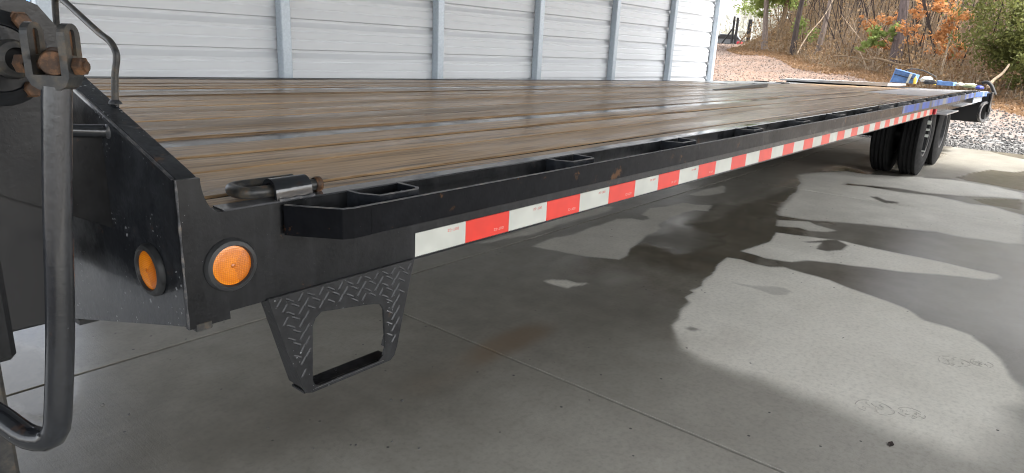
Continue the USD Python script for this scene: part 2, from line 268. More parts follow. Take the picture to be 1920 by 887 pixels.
# concrete: vertex attributes say how wet the slab is (wet), whether a film of water stands on it (film) and rust stains (stain)
M_conc = mat('broomed_concrete', {
    'g': ('geometry', {}), 'aw': ('attribute', {'attribute': 'wet'}), 'af': ('attribute', {'attribute': 'film'}), 'as': ('attribute', {'attribute': 'stain'}),
    'n1': ('noise_texture', {'scale': 2.2, 'detail': 7, 'roughness': .6}), 'n2': ('noise_texture', {'scale': 190, 'detail': 4, 'roughness': .75}), 'n3': ('noise_texture', {'scale': 55, 'detail': 6, 'roughness': .75}),
    'rd': ('rgb_ramp', {'ramp': [(.3, (.62, .595, .525)), (.7, (.72, .695, .625))]}),
    'rw': ('rgb_ramp', {'ramp': [(.3, (.052, .045, .034)), (.7, (.088, .079, .061))]}),
    'sp': ('rgb_ramp', {'ramp': [(.3, (.58, .58, .57)), (.5, (1, 1, 1)), (.72, (1.2, 1.2, 1.19))]}),
    'mx': ('mix', {}), 'mu': ('mix', {'mix_type': 'multiply', 'fac': .5}), 'ms': ('mix', {'color2': (.13, .085, .045)}),
    'v': ('voronoi_texture', {'scale': 11.0}), 'vl': ('math', {'math_type': 'less_than', 'value2': .05}), 'md': ('mix', {'color2': (.05, .048, .045)}),
    'nw': ('noise_texture', {'scale': 11, 'detail': 5}), 'wj': ('math', {'math_type': 'multiply_add', 'value2': .15, 'value3': -.085}), 'wa': ('math', {'math_type': 'add', 'use_clamp': True}),
    'r1': ('map_range', {'from_min': 0, 'from_max': 1, 'to_min': .82, 'to_max': .42, 'clamp': True}),
    'r2': ('map_range', {'from_min': 0, 'from_max': 1, 'to_min': 1, 'to_max': .06, 'clamp': True}), 'rm': ('math', {'math_type': 'multiply'}),
    'mb': ('mapping', {'scale': (150, 6, 1), 'rotation': (0, 0, .0)}), 'nb': ('noise_texture', {'scale': 1, 'detail': 4}),
    'h1': ('math', {'math_type': 'multiply', 'value2': .5}), 'h2': ('math', {'math_type': 'add'}),
    'bs': ('map_range', {'from_min': 0, 'from_max': 1, 'to_min': .38, 'to_max': .02, 'clamp': True}),
    'b': ('bump', {'distance': .003}), 'p': ('principled_bsdf', {'specular_ior_level': .5})},
    [('g.position', 'n1.vector'), ('g.position', 'n2.vector'), ('g.position', 'n3.vector'), ('g.position', 'v.vector'), ('g.position', 'nw.vector'),
     ('n1.fac', 'rd.fac'), ('n1.fac', 'rw.fac'), ('n3.fac', 'sp.fac'), ('nw.fac', 'wj.value1'), ('aw.fac', 'wa.value1'), ('wj.value', 'wa.value2'),
     ('wa.value', 'mx.fac'), ('rd.color', 'mx.color1'), ('rw.color', 'mx.color2'), ('mx.color', 'mu.color1'), ('sp.color', 'mu.color2'),
     ('mu.color', 'ms.color1'), ('as.fac', 'ms.fac'), ('v.distance', 'vl.value1'), ('ms.color', 'md.color1'), ('vl.value', 'md.fac'), ('md.color', 'p.base_color'),
     ('aw.fac', 'r1.value'), ('af.fac', 'r2.value'), ('r1.result', 'rm.value1'), ('r2.result', 'rm.value2'), ('rm.value', 'p.roughness'),
     ('g.position', 'mb.vector'), ('mb.vector', 'nb.vector'), ('nb.fac', 'h1.value1'), ('h1.value', 'h2.value1'), ('n2.fac', 'h2.value2'), ('h2.value', 'b.height'),
     ('af.fac', 'bs.value'), ('bs.result', 'b.strength'), ('b.normal', 'p.normal')])
M_joint = simple('joint_filler', (.012, .012, .012), .9)
M_ground = mat('gravel_and_clay', {'g': ('geometry', {}), 'ac': ('attribute', {'attribute': 'clay'}), 'al': ('attribute', {'attribute': 'litter'}),
    'v': ('voronoi_texture', {'scale': 17}), 'v2': ('voronoi_texture', {'scale': 7}), 'n': ('noise_texture', {'scale': 1.1, 'detail': 6, 'roughness': .65}), 'n2': ('noise_texture', {'scale': 14, 'detail': 6, 'roughness': .7}),
    'rg': ('rgb_ramp', {'ramp': [(.0, (.06, .059, .057)), (.5, (.13, .128, .124)), (1, (.22, .217, .21))]}),
    'rc': ('rgb_ramp', {'ramp': [(.25, (.15, .083, .055)), (.5, (.24, .155, .112)), (.75, (.29, .23, .195))]}),
    'rl': ('rgb_ramp', {'ramp': [(.25, (.12, .09, .055)), (.5, (.235, .175, .11)), (.75, (.34, .265, .18))]}),
    'sep': ('separate_color', {}), 'nc': ('math', {'math_type': 'multiply_add', 'value2': 1.6, 'value3': -.8}), 'ca': ('math', {'math_type': 'add', 'use_clamp': True}),
    'la': ('math', {'math_type': 'add', 'use_clamp': True}), 'm1': ('mix', {}), 'm2': ('mix', {}),
    'hb': ('math', {'math_type': 'add'}), 'b': ('bump', {'strength': .7, 'distance': .04}), 'p': ('principled_bsdf', {'roughness': .85, 'specular_ior_level': .25})},
    [('g.position', 'v.vector'), ('g.position', 'v2.vector'), ('g.position', 'n.vector'), ('g.position', 'n2.vector'), ('v.color', 'sep.color'), ('sep.r', 'rg.fac'),
     ('n2.fac', 'rc.fac'), ('n2.fac', 'rl.fac'), ('n.fac', 'nc.value1'), ('nc.value', 'ca.value1'), ('ac.fac', 'ca.value2'), ('ca.value', 'm1.fac'),
     ('rg.color', 'm1.color1'), ('rc.color', 'm1.color2'), ('al.fac', 'm2.fac'), ('m1.color', 'm2.color1'), ('rl.color', 'm2.color2'), ('m2.color', 'p.base_color'),
     ('v.distance', 'hb.value1'), ('n2.fac', 'hb.value2'), ('hb.value', 'b.height'), ('b.normal', 'p.normal')])
def stone_mat(name, c):
    return mat(name, {'oi': ('object_info', {}), 'r': ('rgb_ramp', {'ramp': [(0, tuple(np.array(c)*.6)), (.5, c), (1, tuple(np.minimum(np.array(c)*1.35, .8)))]}),
        'p': ('principled_bsdf', {'roughness': .8, 'specular_ior_level': .3})}, [('oi.random', 'r.fac'), ('r.color', 'p.base_color')])
M_stone = stone_mat('gravel_stone', (.105, .103, .10)); M_stonec = stone_mat('clay_stained_stone', (.20, .15, .122))
def bark(name, c):
    c = np.array(c)
    return mat(name, {'g': ('geometry', {}), 'm': ('mapping', {'scale': (26, 26, 5)}), 'n': ('noise_texture', {'scale': 1, 'detail': 6, 'roughness': .7}),
        'r': ('rgb_ramp', {'ramp': [(.3, tuple(c*.45)), (.55, tuple(c)), (.75, tuple(np.minimum(c*1.5, 1)))]}), 'b': ('bump', {'strength': .8, 'distance': .02}),
        'p': ('principled_bsdf', {'roughness': .85, 'specular_ior_level': .2})},
        [('g.position', 'm.vector'), ('m.vector', 'n.vector'), ('n.fac', 'r.fac'), ('r.color', 'p.base_color'), ('n.fac', 'b.height'), ('b.normal', 'p.normal')])
M_bgrey = bark('grey_bark', (.17, .135, .115)); M_bmauve = bark('mauve_bark', (.115, .09, .085)); M_bdark = bark('dark_bark', (.06, .047, .042)); M_bbrown = bark('brown_bark', (.19, .135, .085)); M_bpale = bark('pale_bark', (.36, .28, .20)); M_btwig = bark('twig_bark', (.36, .28, .20))
def leafmat(name, cols):
    n = len(cols)
    return mat(name, {'g': ('geometry', {}), 'r': ('rgb_ramp', {'ramp': [(i/max(n-1, 1), c) for i, c in enumerate(cols)]}),
        'd': ('principled_bsdf', {'roughness': .6, 'specular_ior_level': .25}), 'tr': ('translucent_bsdf', {}), 'x': ('mix_closure', {'fac': .35})},
        [('g.random_per_island', 'r.fac'), ('r.color', 'd.base_color'), ('r.color', 'tr.color'), ('d.BSDF', 'x.closure1'), ('tr.BSDF', 'x.closure2')], surface='x.closure')
M_lorange = leafmat('orange_leaf', [(.44, .21, .08), (.58, .33, .15), (.48, .32, .19)])
M_lgreen = leafmat('pine_needle', [(.24, .30, .09), (.38, .43, .14), (.48, .50, .21)])
M_lcedar = leafmat('cedar_spray', [(.13, .14, .04), (.25, .235, .07), (.38, .31, .11)])
M_lbrush = leafmat('dry_brush_leaf', [(.24, .16, .085), (.34, .27, .15), (.27, .29, .12), (.40, .33, .21), (.20, .21, .09)])
M_llitter = leafmat('fallen_leaf', [(.25, .155, .085), (.36, .235, .14), (.20, .13, .08), (.42, .32, .22)])
M_lfar = leafmat('far_twig_haze', [(.36, .36, .31), (.42, .39, .34), (.34, .36, .25)])  # grey distance haze is mixed into these far twig colours
M_blue = simple('blue_painted_steel', (.085, .17, .36), .45, var=.3, scale=12)
M_navy = simple('navy_cloth', (.02, .03, .22), .6)
M_cream = simple('cream_strap', (.46, .43, .34), .6); M_yellow = simple('yellow_plastic', (.75, .50, .06), .45); M_whitep = simple('white_plastic', (.50, .50, .49), .4)
M_olive = simple('olive_cloth', (.09, .10, .05), .8); M_blackc = simple('black_cloth', (.012, .012, .013), .7); M_red = simple('red_lamp_lens', (.45, .02, .03), .35)
M_silver = simple('grey_car_paint', (.10, .11, .12), .3, var=.05)

# ------------------------------------------------------------------ the setting: terrain
def XB(y): return 16.0 + 1.1*np.maximum(y, 0) + .5*np.sin(y*1.7)
def terrain(x, y):
    x, y = np.asarray(x, float), np.asarray(y, float)
    u = np.maximum(x-12.0, 0); z = .1*u*u/(u+1.2)*1.0 + .0*x
    crest = 29.0; over = np.maximum(x-crest-2, 0)
    gap = smoothstep(y, 12.0, 9.0) if False else 1-smoothstep(y, 9.6, 12.0)
    z = np.where(x > crest, z - np.minimum(.12*np.maximum(x-crest, 0), 2.2)*(1-gap), z)
    hill = .27*np.maximum(x-XB(y), 0)*gap
    z = np.minimum(z, 1.95) + np.minimum(hill, 1.7)
    # left of the carport and behind the camera the yard stays level
    return z
def wobble(x, y): return (meshkit.fbm(np.stack([x*.9, y*.9, 0*x], -1), 4, 3)-.5)*.10
def in_slab(x, y, m=0.): return (x < 11.35+m) & (x > -2.62-m) & (y > -3.25-m) & (y < 4.8+m)
def grid_mesh(xs, ys, zf):
    gx, gy = np.meshgrid(xs, ys, indexing='ij'); v = np.stack([gx, gy, zf(gx, gy)], -1).reshape(-1, 3)
    n, m = len(xs), len(ys); i = (np.arange(n-1)[:, None]*m+np.arange(m-1)[None]).ravel()
    f = np.vstack([np.stack([i, i+m, i+m+1], 1), np.stack([i, i+m+1, i+1], 1)])
    return v, f
def zt(gx, gy):
    z = terrain(gx, gy); far = smoothstep(gx, 11.5, 13.0)
    z = z + wobble(gx, gy)*far*(1+2*smoothstep(gx-XB(gy), -1, 3)) - .02
    return np.where(in_slab(gx, gy, -.03), -.25, z)
xs = np.unique(np.concatenate([np.linspace(-250, -10, 14), np.linspace(-10, 11.2, 12), np.linspace(11.25, 32, 150), np.linspace(32, 60, 50), np.linspace(65, 400, 20)]))
ys = np.unique(np.concatenate([np.linspace(-250, -12, 12), np.linspace(-12, -1, 12), np.linspace(-1, 16, 110), np.linspace(16, 40, 30), np.linspace(45, 300, 18)]))
v, f = grid_mesh(xs, ys, zt)
clay = .25+.55*smoothstep(v[:, 0], 13.5, 17.5)-.35*smoothstep(v[:, 0]-XB(v[:, 1]), -3.5, -7)*0
clay = np.where(v[:, 0] < 13, .05, clay)
litter = smoothstep(v[:, 0]-XB(v[:, 1])+(meshkit.noise(v*1.3, 9)-.5)*2.0, -1.1, .4)*(1-smoothstep(v[:, 1], 10.5, 12.5))
obj('ground', T3(v, f), M_ground, smooth=True, kind='structure', label='gravel yard rising as a clay bank to the wood', primvars={'clay': clay, 'litter': litter})

# concrete floor: slabs with sawn joints; wet patterns traced on the floor itself
PATCH = {
'big':[(3.59,1.33),(3.61,1.25),(3.59,1.16),(3.60,1.09),(3.67,1.03),(3.64,0.93),(3.62,0.80),(3.56,0.67),(3.53,0.57),(3.49,0.48),(3.45,0.40),(3.36,0.32),(3.34,0.23),(3.31,0.14),(3.24,0.08),(3.16,0.04),(3.08,0.01),(2.97,-0.02),(2.90,-0.05),(2.83,-0.08),(2.75,-0.08),(2.67,-0.03),(2.57,-0.03),(2.45,-0.02),(2.32,0.00),(2.24,0.03),(2.22,0.07),(2.23,0.12),(2.22,0.17),(2.23,0.23),(2.25,0.30),(2.26,0.38),(2.27,0.45),(2.26,0.52),(2.27,0.62),(2.26,0.74),(2.26,0.86),(2.29,0.96),(2.42,1.07),(2.46,1.10),(2.66,1.15),(2.77,1.17),(2.81,1.21),(2.92,1.21),(2.92,1.23),(3.02,1.22),(3.11,1.25),(3.29,1.27),(3.39,1.30)],
'tongue':[(3.79,1.33),(3.94,1.30),(4.13,1.28),(4.39,1.32),(4.42,1.24),(4.45,1.14),(4.47,1.08),(4.51,0.98),(4.52,0.94),(4.50,0.83),(4.49,0.62),(4.50,0.44),(4.48,0.32),(4.47,0.22),(4.47,0.13),(4.42,0.11),(4.36,0.13),(4.31,0.17),(4.26,0.27),(4.20,0.39),(4.09,0.55),(4.02,0.72),(3.98,0.82),(3.95,0.89),(3.90,0.98),(3.79,1.04),(3.77,1.09),(3.75,1.18),(3.78,1.27)],
'tongue_hole':[(4.30,1.13),(4.39,1.07),(4.48,1.03),(4.52,0.98),(4.44,0.90),(4.29,0.90),(4.19,0.95),(4.19,1.02),(4.26,1.03),(4.37,1.04),(4.31,1.09)],
'mid2':[(4.76,1.44),(4.89,1.27),(4.82,1.19),(4.78,1.05),(4.69,1.09),(4.62,1.19),(4.65,1.27),(4.57,1.38)],
'far':[(6.86,1.95),(7.23,1.85),(7.54,1.69),(7.53,1.51),(7.70,1.21),(7.93,1.04),(8.18,1.03),(8.41,0.87),(9.33,0.59),(9.83,0.30),(11.08,0.37),(11.62,0.40),(11.34,0.77),(10.93,1.19),(9.11,1.10),(7.86,1.03),(7.97,0.78),(7.95,0.62),(7.90,0.40),(7.72,0.19),(7.38,0.17),(7.25,0.41),(7.07,0.60),(6.93,0.86),(6.95,1.08),(6.90,1.22),(6.79,1.50),(6.66,1.50),(6.75,1.34),(6.75,1.04),(6.81,0.85),(6.76,0.63),(6.67,0.49),(6.72,0.37),(6.63,0.24),(6.50,0.12),(5.44,0.06),(5.37,0.15),(5.36,0.25),(5.30,0.39),(5.32,0.55),(5.22,0.76),(5.14,0.97),(5.05,1.13),(4.94,1.28),(4.91,1.48),(4.99,1.52),(5.47,1.62),(5.88,1.68),(6.38,1.77)],
'far_hole':[(6.28,1.17),(6.33,1.12),(6.22,1.04),(6.26,0.96),(6.17,0.95),(6.09,1.01),(6.12,1.06)],
'c1':[(2.92,2.21),(3.07,2.23),(3.18,2.23),(3.32,2.19),(3.46,2.21),(3.63,2.21),(3.88,2.22),(3.96,2.16),(3.97,2.08),(4.04,2.07),(4.10,2.12),(4.11,2.17),(4.35,2.22),(4.48,2.18),(4.72,2.15),(4.73,2.05),(4.82,1.96),(4.61,1.90),(4.56,1.97),(4.40,2.00),(4.17,1.99),(3.96,1.95),(3.86,1.89),(3.71,1.88),(3.56,1.85),(3.43,1.82),(3.33,1.81),(3.19,1.75),(3.09,1.74),(3.05,1.81),(2.99,1.92),(2.96,2.07)],
'c2':[(2.51,1.81),(2.56,1.79),(2.60,1.74),(2.60,1.68),(2.64,1.64),(2.59,1.65),(2.55,1.67),(2.51,1.67),(2.50,1.74)],
'c3':[(2.73,2.46),(2.84,2.45),(3.05,2.46),(3.46,2.52),(3.85,2.53),(4.09,2.50),(4.18,2.44),(4.05,2.39),(3.88,2.37),(3.65,2.39),(3.41,2.39),(3.24,2.37),(3.09,2.37),(2.92,2.41),(2.80,2.42)],
'c4':[(5.04,2.26),(5.24,2.26),(5.64,2.22),(5.63,2.19),(5.38,2.09),(5.15,2.13),(5.05,2.19)],
'drop1':[(2.48,1.05),(2.51,1.04),(2.51,1.00),(2.48,1.01),(2.47,1.03)],
'drop2':[(3.20,1.16),(3.21,1.11),(3.23,1.05),(3.29,0.98),(3.32,0.92),(3.29,0.88),(3.21,0.88),(3.17,0.92),(3.19,0.99),(3.19,1.09)],
'pud_left':[(0.58,2.74),(0.65,2.58),(0.67,2.36),(0.65,2.25),(0.57,2.07),(0.49,2.06),(0.44,2.17),(0.42,2.46),(0.49,2.77)],
'pud_r1':[(8.17,0.80),(8.79,0.71),(9.24,0.59),(9.26,0.37),(9.56,0.29),(9.53,0.17),(7.88,0.10),(7.89,0.20),(8.00,0.48),(8.05,0.69)],
'pud_r2':[(11.33,0.81),(11.62,0.40),(11.63,0.26),(10.80,0.23),(10.74,0.35),(11.01,0.62)],
'pud_r3':[(6.95,0.52),(7.15,0.40),(7.38,0.17),(6.75,0.13),(6.76,0.25),(6.76,0.37),(6.82,0.45)],
}
def ragged(pts, amp=.012, seed=0, sc=9.0, step=.02):
    """a patch outline with a ragged water edge"""
    p = Polygon(pts).buffer(0); p = max(getattr(p, 'geoms', [p]), key=lambda g: g.area)
    c = np.array(p.exterior.segmentize(step).coords)
    n = np.stack([meshkit.fbm(np.c_[c*sc, c[:, :1]*0+k], 3, seed+k) for k in (1, 2)], 1)-.5
    return Polygon(c+2*amp*n).buffer(0)
def sdist(poly, P):
    """signed distance, positive inside"""
    pts = shapely.points(P); d = shapely.distance(poly.boundary, pts)
    return np.where(shapely.contains(poly, pts), d, -d)
RP = {k: ragged(v, .02 if k in ('far',) else .012, seed=i*7) for i, (k, v) in enumerate(PATCH.items())}
def wetness(P):
    s, w = P[:, 0], P[:, 1]; n = meshkit.fbm(np.c_[P*1.6, 0*s], 4, 21); n2 = meshkit.fbm(np.c_[P*6.0, 0*s+3], 3, 5)
    wet = .86+.25*(n-.5)
    # damp but not running wet towards the open side in front of the big dry patch
    near = (1-smoothstep(s, 2.15, 3.0))*(1-smoothstep(w+.28*(s-1.0), .95, 1.7))
    wet = wet*(1-near)+near*(.60+.30*(n-.5))
    # the wettest band, under the trailer's near side
    band = smoothstep(s, 2.2, 3.3)*smoothstep(w+.18*(n2-.5), 1.02, 1.25)*(1-smoothstep(w+.25*(n-.5), 1.85-.02*s, 2.2-.02*s))
    wet = np.maximum(wet, band)
    film = .20*smoothstep(wet, .6, .9)*smoothstep(n, .4, .62)+.78*band*smoothstep(n, .30, .5)
    front = smoothstep(w, 1.6, 2.4)*(1-smoothstep(s, .7, 1.8))
    film = np.maximum(film, .55*front)
    right = smoothstep(s, 2.9, 3.6)*(1-smoothstep(w, .8, 1.15)); film = np.maximum(film, .42*right*(.8+.4*n))
    for k, e in (('big', .01), ('tongue', .012), ('mid2', .012), ('far', .03), ('c1', .012), ('c2', .01), ('c3', .015), ('c4', .02)):
        a, b, c, d = RP[k].bounds; m = (s > a-.4) & (s < c+.4) & (w > b-.4) & (w < d+.4)
        if not m.any(): continue
        sd = sdist(RP[k], P[m])
        soft = e
        if k == 'big': soft = e+.075*(1-smoothstep(s[m]-.55*np.maximum(.5-w[m], -.4), 2.15, 2.75))
        inside = smoothstep(sd+(soft*.25 if k == 'big' else 0), -soft, soft)
        lvl = {'big': .03, 'tongue': .06, 'mid2': .25, 'far': .22, 'c1': .30, 'c2': .12, 'c3': .35, 'c4': .35}[k]+.22*(n2[m]-.45)*(.5 if k == 'big' else 1)
        wet[m] = wet[m]*(1-inside)+lvl*inside; film[m] *= 1-inside
    for k, lv in (('tongue_hole', .95), ('far_hole', .95), ('drop1', .8), ('drop2', .35)):
        a, b, c, d = RP[k].bounds; m = (s > a-.1) & (s < c+.1) & (w > b-.1) & (w < d+.1)
        if m.any():
            i = smoothstep(sdist(RP[k], P[m]), -.012, .012); wet[m] = np.maximum(wet[m], lv*i)
    for k in ('pud_left', 'pud_r1', 'pud_r2', 'pud_r3'):
        a, b, c, d = RP[k].bounds; m = (s > a-.3) & (s < c+.3) & (w > b-.3) & (w < d+.3)
        if m.any():
            i = smoothstep(sdist(RP[k], P[m]), -.03, .03); wet[m] = np.maximum(wet[m], i); film[m] = np.maximum(film[m], i*(1 if k == 'pud_left' else .52))
    st = np.maximum(0, 1-np.hypot((s-1.86)/.30, (w-1.48)/.10))*n2*2.0+np.maximum(0, 1-np.hypot((s-1.5)/.25, (w-1.47)/.12))*n2*.6+.5*np.maximum(0, 1-np.hypot((s-2.45)/.25, (w-.93)/.22))*n2
    return np.clip(wet, 0, 1), np.clip(film, 0, 1), np.clip(st, 0, .6)
floor = thing('concrete_floor', 'broom-finished concrete floor, wet and dry in patches, cut by sawn joints', kind='structure')
JX, JY, G = [-2.6, 1.745, 6.1, 11.35], [-3.2, 2.316, 4.78], .0065
def lattice(a, b, fine_a, fine_b, df, dc):
    c = [np.arange(a, min(fine_a, b), dc)] if fine_a > a else []
    lo, hi = max(a, fine_a), min(b, fine_b)
    if hi > lo: c.append(np.arange(lo, hi, df))
    if b > fine_b: c.append(np.arange(max(a, fine_b), b, dc))
    u = np.unique(np.round(np.concatenate(c+[[a, b]]), 5)); return np.r_[u[np.r_[True, np.diff(u) > .003]]]
for i in range(3):
    for j in range(2):
        x0, x1, y0, y1 = JX[i]+G, JX[i+1]-G, JY[j]+G, JY[j+1]-G
        d = (.016, .013, .028)[i]*(1 if j == 0 else 1.6)
        gx = lattice(x0, x1, .3, 11.4, d, .2); gy = lattice(y0, y1, -.3, 3.0, d, .15)
        v, f = grid_mesh(gx, gy, lambda a, b: 0*a)
        wet, film, st = wetness(v[:, :2])
        # rounded arris and sides: a skirt of edge vertices dropped into the joint
        n, m = len(gx), len(gy)
        ring = np.r_[np.arange(m), np.arange(1, n)*m+m-1, ((n-1)*m+np.arange(m-2, -1, -1)), np.arange(n-2, 0, -1)*m]
        low = v[ring]+[0, 0, -.03]; k = len(v); r = np.arange(len(ring)); q = (r+1) % len(ring)
        f = np.vstack([f, np.stack([ring[r], ring[q], k+q], 1), np.stack([ring[r], k+q, k+r], 1)])
        v = np.vstack([v, low]); a3 = [np.r_[a, a[ring]] for a in (wet, film, st)]
        obj('slab', T3(v, f), M_conc, floor, primvars=dict(zip(('wet', 'film', 'stain'), a3)))
obj('sub_base', box(-2.6, 11.34, -3.2, 4.77, -.2, -.012), M_joint, floor)
obj('slab_edge', cat3(box(-2.62, 11.36, -3.22, -3.203, -.2, -.004), box(-2.62, 11.36, 4.783, 4.8, -.2, -.004), box(11.351, 11.37, -3.2, 4.78, -.2, -.004)), M_joint, floor)
# two scuffed shoe prints on the dry patch
def shoe(cx, cy, a, L, seed):
    c, s_ = math.cos(a), math.sin(a); parts = []; r = np.random.default_rng(seed)
    for (ox, rx, ry) in ((.055, .058, .046), (-.055, .040, .036)):
        for k in range(26):
            t0 = k*2*PI/26
            if r.random() < .35: continue
            ln = [((ox+rx*math.cos(t)*(1+.06*math.sin(3*t)))*L, ry*math.sin(t)*L) for t in np.linspace(t0, t0+.2, 4)]
            parts.append(prism(LineString(ln).buffer(r.uniform(.0006, .0014)), (cx, cy, .0004), (c, s_, 0), (-s_, c, 0), Z, .0006))
        for k in range(14):
            px, py = ox*L+r.uniform(-.6, .6)*rx*L, r.uniform(-.6, .6)*ry*L
            parts.append(prism(LineString([(px, py), (px+r.uniform(-.012, .012), py+r.uniform(.004, .014))]).buffer(.0006), (cx, cy, .0004), (c, s_, 0), (-s_, c, 0), Z, .0006))
    return cat3(*parts)
M_scuff = simple('scuffed_concrete', (.40, .375, .33), .8, var=.12)
obj('shoe_print', shoe(2.98, .11, 2.2, .95, 1), M_scuff, floor); obj('shoe_print', shoe(2.35, .25, 2.0, 1.0, 2), M_scuff, floor)

# ------------------------------------------------------------------ carport: posts, sheeted wall, roof
cp = thing('metal_carport', 'white ribbed metal carport wall on galvanised square posts beyond the trailer', 'carport', (1.3, 4.4, 0))
WY, PER, ZL0 = 4.40, .2155, .996-4*.2155
def wall_profile(z0, z1):
    p = [(0, z0)]
    k = 0
    while True:
        zl = ZL0+PER*k
        if zl > z1: break
        for dz in (-PER*.36, -PER*.66):
            if z0 < zl+dz-.012 and zl+dz < z1: p += [(0, zl+dz), (.0075, zl+dz-.004), (.0075, zl+dz-.010), (0, zl+dz-.020)]
        if z0 < zl-.06: p += [(0, zl), (.032, zl-.006), (.032, zl-.026), (0, zl-.062)]
        k += 1
    p = [q for q in p if z0 <= q[1] <= z1] + [(0, z1)]
    return sorted(set(p), key=lambda q: q[1])
zk = [.03, ZL0+PER*3+.03, ZL0+PER*7+.03, ZL0+PER*11+.03, 3.02]
for i in range(4):
    pr = wall_profile(zk[i], zk[i+1]); n = len(pr); off = .0015*(i % 2)
    V, F = [], []
    xsn = np.linspace(1.27, 10.08, 25)
    for x in xsn:
        for (d, z) in pr: V.append((x, WY+d+off+.004*math.sin(x*1.9+z*3)+.003*math.sin(x*5.1+i), z))
    for a in range(len(xsn)-1):
        for b in range(n-1): q = a*n+b; F += [(q, q+n, q+n+1), (q, q+n+1, q+1)]
    V = np.array(V); F = np.array(F); k = len(V)
    V2 = np.vstack([V, V+[0, .0008, 0]]); F2 = np.vstack([F, F[:, ::-1]+k])
    obj('wall_sheet', T3(V2, F2), M_sheet, cp, smooth=25)
PX = [1.305, 2.75, 4.25, 5.67, 7.14, 8.60, 10.0]
for x in PX: obj('post', box(x-.038, x+.038, WY-.076, WY-.0025, 0, 3.02, .006), M_galv, cp)
obj('base_rail', box(1.2, 10.1, WY-.07, WY-.01, .0, .028), M_galv, cp)
RX = [-4.4, -2.95, -1.5, -.1]+PX  # unseen front bays over the camera, added to hold back front light
for x in RX: obj('post', box(x-.038, x+.038, -4.68, -4.60, 0, 3.02, .006), M_galv, cp)
for x in RX: obj('roof_rafter', prism([(WY-.04, 3.02), (-.1, 4.1), (-4.65, 3.02), (-4.65, 3.09), (-.1, 4.17), (WY-.04, 3.09)], (x-.03, 0, 0), Y, Z, X, .06), M_galv, cp)
obj('roof_sheet', prism([(WY+.2, 3.05), (-.1, 4.19), (-4.8, 3.05), (-4.8, 3.065), (-.1, 4.206), (WY+.2, 3.066)], (-4.6, 0, 0), Y, Z, X, 14.85), M_galv, cp)  # unseen roof, stretched forward past the wall's end to cut front light

# ------------------------------------------------------------------ the trailer
ZD, SE, WN, WF = .824, 10.93, .996, 3.46      # deck height, rear end, near and far edge of the deck
tr = thing('flatbed_trailer', 'long black gooseneck flatbed trailer with weathered plank deck parked on the concrete', 'trailer', (5.5, 2.2, 0))
def bend(m):
    """the bed sits twisted on its jack and drops a little at the tail"""
    v = np.array(m.vertices)
    k = smoothstep(v[:, 2], .40, .60)
    dz = -.0046*np.maximum(v[:, 1]-WN, 0)*(v[:, 0]-5.0)
    dz = np.where(v[:, 1] > WN, dz, 0) - .022*np.maximum(v[:, 0]-9.7, 0)
    v[:, 2] += dz*k; m.vertices = v; return m
def beam(s0, s1, prof, n=None):
    """profile points (w, z), closed, swept along the trailer in steps so that it can bend"""
    n = n or max(2, int((s1-s0)/.45)+2); ss = np.linspace(s0, s1, n); k = len(prof)
    V = np.array([(s, w, z) for s in ss for (w, z) in prof]); F = []
    for i in range(n-1):
        for j in range(k):
            a, b = i*k+j, i*k+(j+1) % k; F += [(a, b, b+k), (a, b+k, a+k)]
    cv, cf = trimesh.creation.triangulate_polygon(Polygon(prof), engine='earcut')
    caps = np.argmin(((np.asarray(cv)[:, None]-np.asarray(prof)[None])**2).sum(-1), 1)[cf]
    F += [tuple(t[::-1]) for t in caps]+[tuple(np.array(t)+(n-1)*k) for t in caps]
    m = T3(V, F); m.fix_normals(); return bend(m)
def rect(w0, w1, z0, z1, c=.0):
    if c <= 0: return [(w0, z0), (w1, z0), (w1, z1), (w0, z1)]
    return [(w0+c, z0), (w1-c, z0), (w1, z0+c), (w1, z1-c), (w1-c, z1), (w0+c, z1), (w0, z1-c), (w0, z0+c)]
rng = np.random.default_rng(11)
def plank(w0, w1, s0, s1, mt, gap=.0048, lift=0.):
    """a board with worn, slightly wandering arrises, cupped and a touch uneven"""
    n = max(6, int((s1-s0)/.16)); ss = np.linspace(s0, s1, n); w0, w1 = w0+rng.uniform(.0035, .0085), w1-rng.uniform(.0035, .0085)
    seed = int(rng.integers(1e6)); cup = rng.uniform(-.002, .0025); zoff = rng.uniform(-.0028, .0022)+lift
    e = (meshkit.fbm(np.c_[ss*3.1, ss*0, ss*0+.5], 4, seed)-.5)*.012; e2 = (meshkit.fbm(np.c_[ss*3.1, ss*0+7, ss*0], 4, seed+1)-.5)*.012
    h = (meshkit.fbm(np.c_[ss*1.1, ss*0+3, ss*0], 3, seed+2)-.5)*.005
    V = []; c = .003
    for i, s in enumerate(ss):
        a, b, z = w0+max(e[i], -.002), w1+min(e2[i], .002), ZD+zoff+h[i]
        V += [(s, a, z-.04), (s, a, z-c-.5*cup), (s, a+c, z-.5*cup), (s, (a+b)/2, z+.5*cup), (s, b-c, z-.5*cup), (s, b, z-c-.5*cup), (s, b, z-.04)]
    k = 7; F = []
    for i in range(n-1):
        for j in range(k-1): a = i*k+j; F += [(a, a+k, a+k+1), (a, a+k+1, a+1)]
    for o in (0, (n-1)*k): F += [(o, o+j, o+j+1) for j in range(1, k-1)]
    m = T3(np.array(V), np.array(F)); m.fix_normals()
    if m.face_normals[np.argmax(m.triangles_center[:, 2])][2] < 0: m.invert()
    return bend(m)
ST1, ST2 = (1.595, 1.69), (2.80, 2.94)
near_w = [1.032, 1.104, 1.300, 1.452, 1.594]
mid_w = [1.692, 1.848, 2.006, 2.165, 2.326, 2.490, 2.643, 2.798]
far_w = [2.942, 3.034, 3.166, 3.300, 3.425]
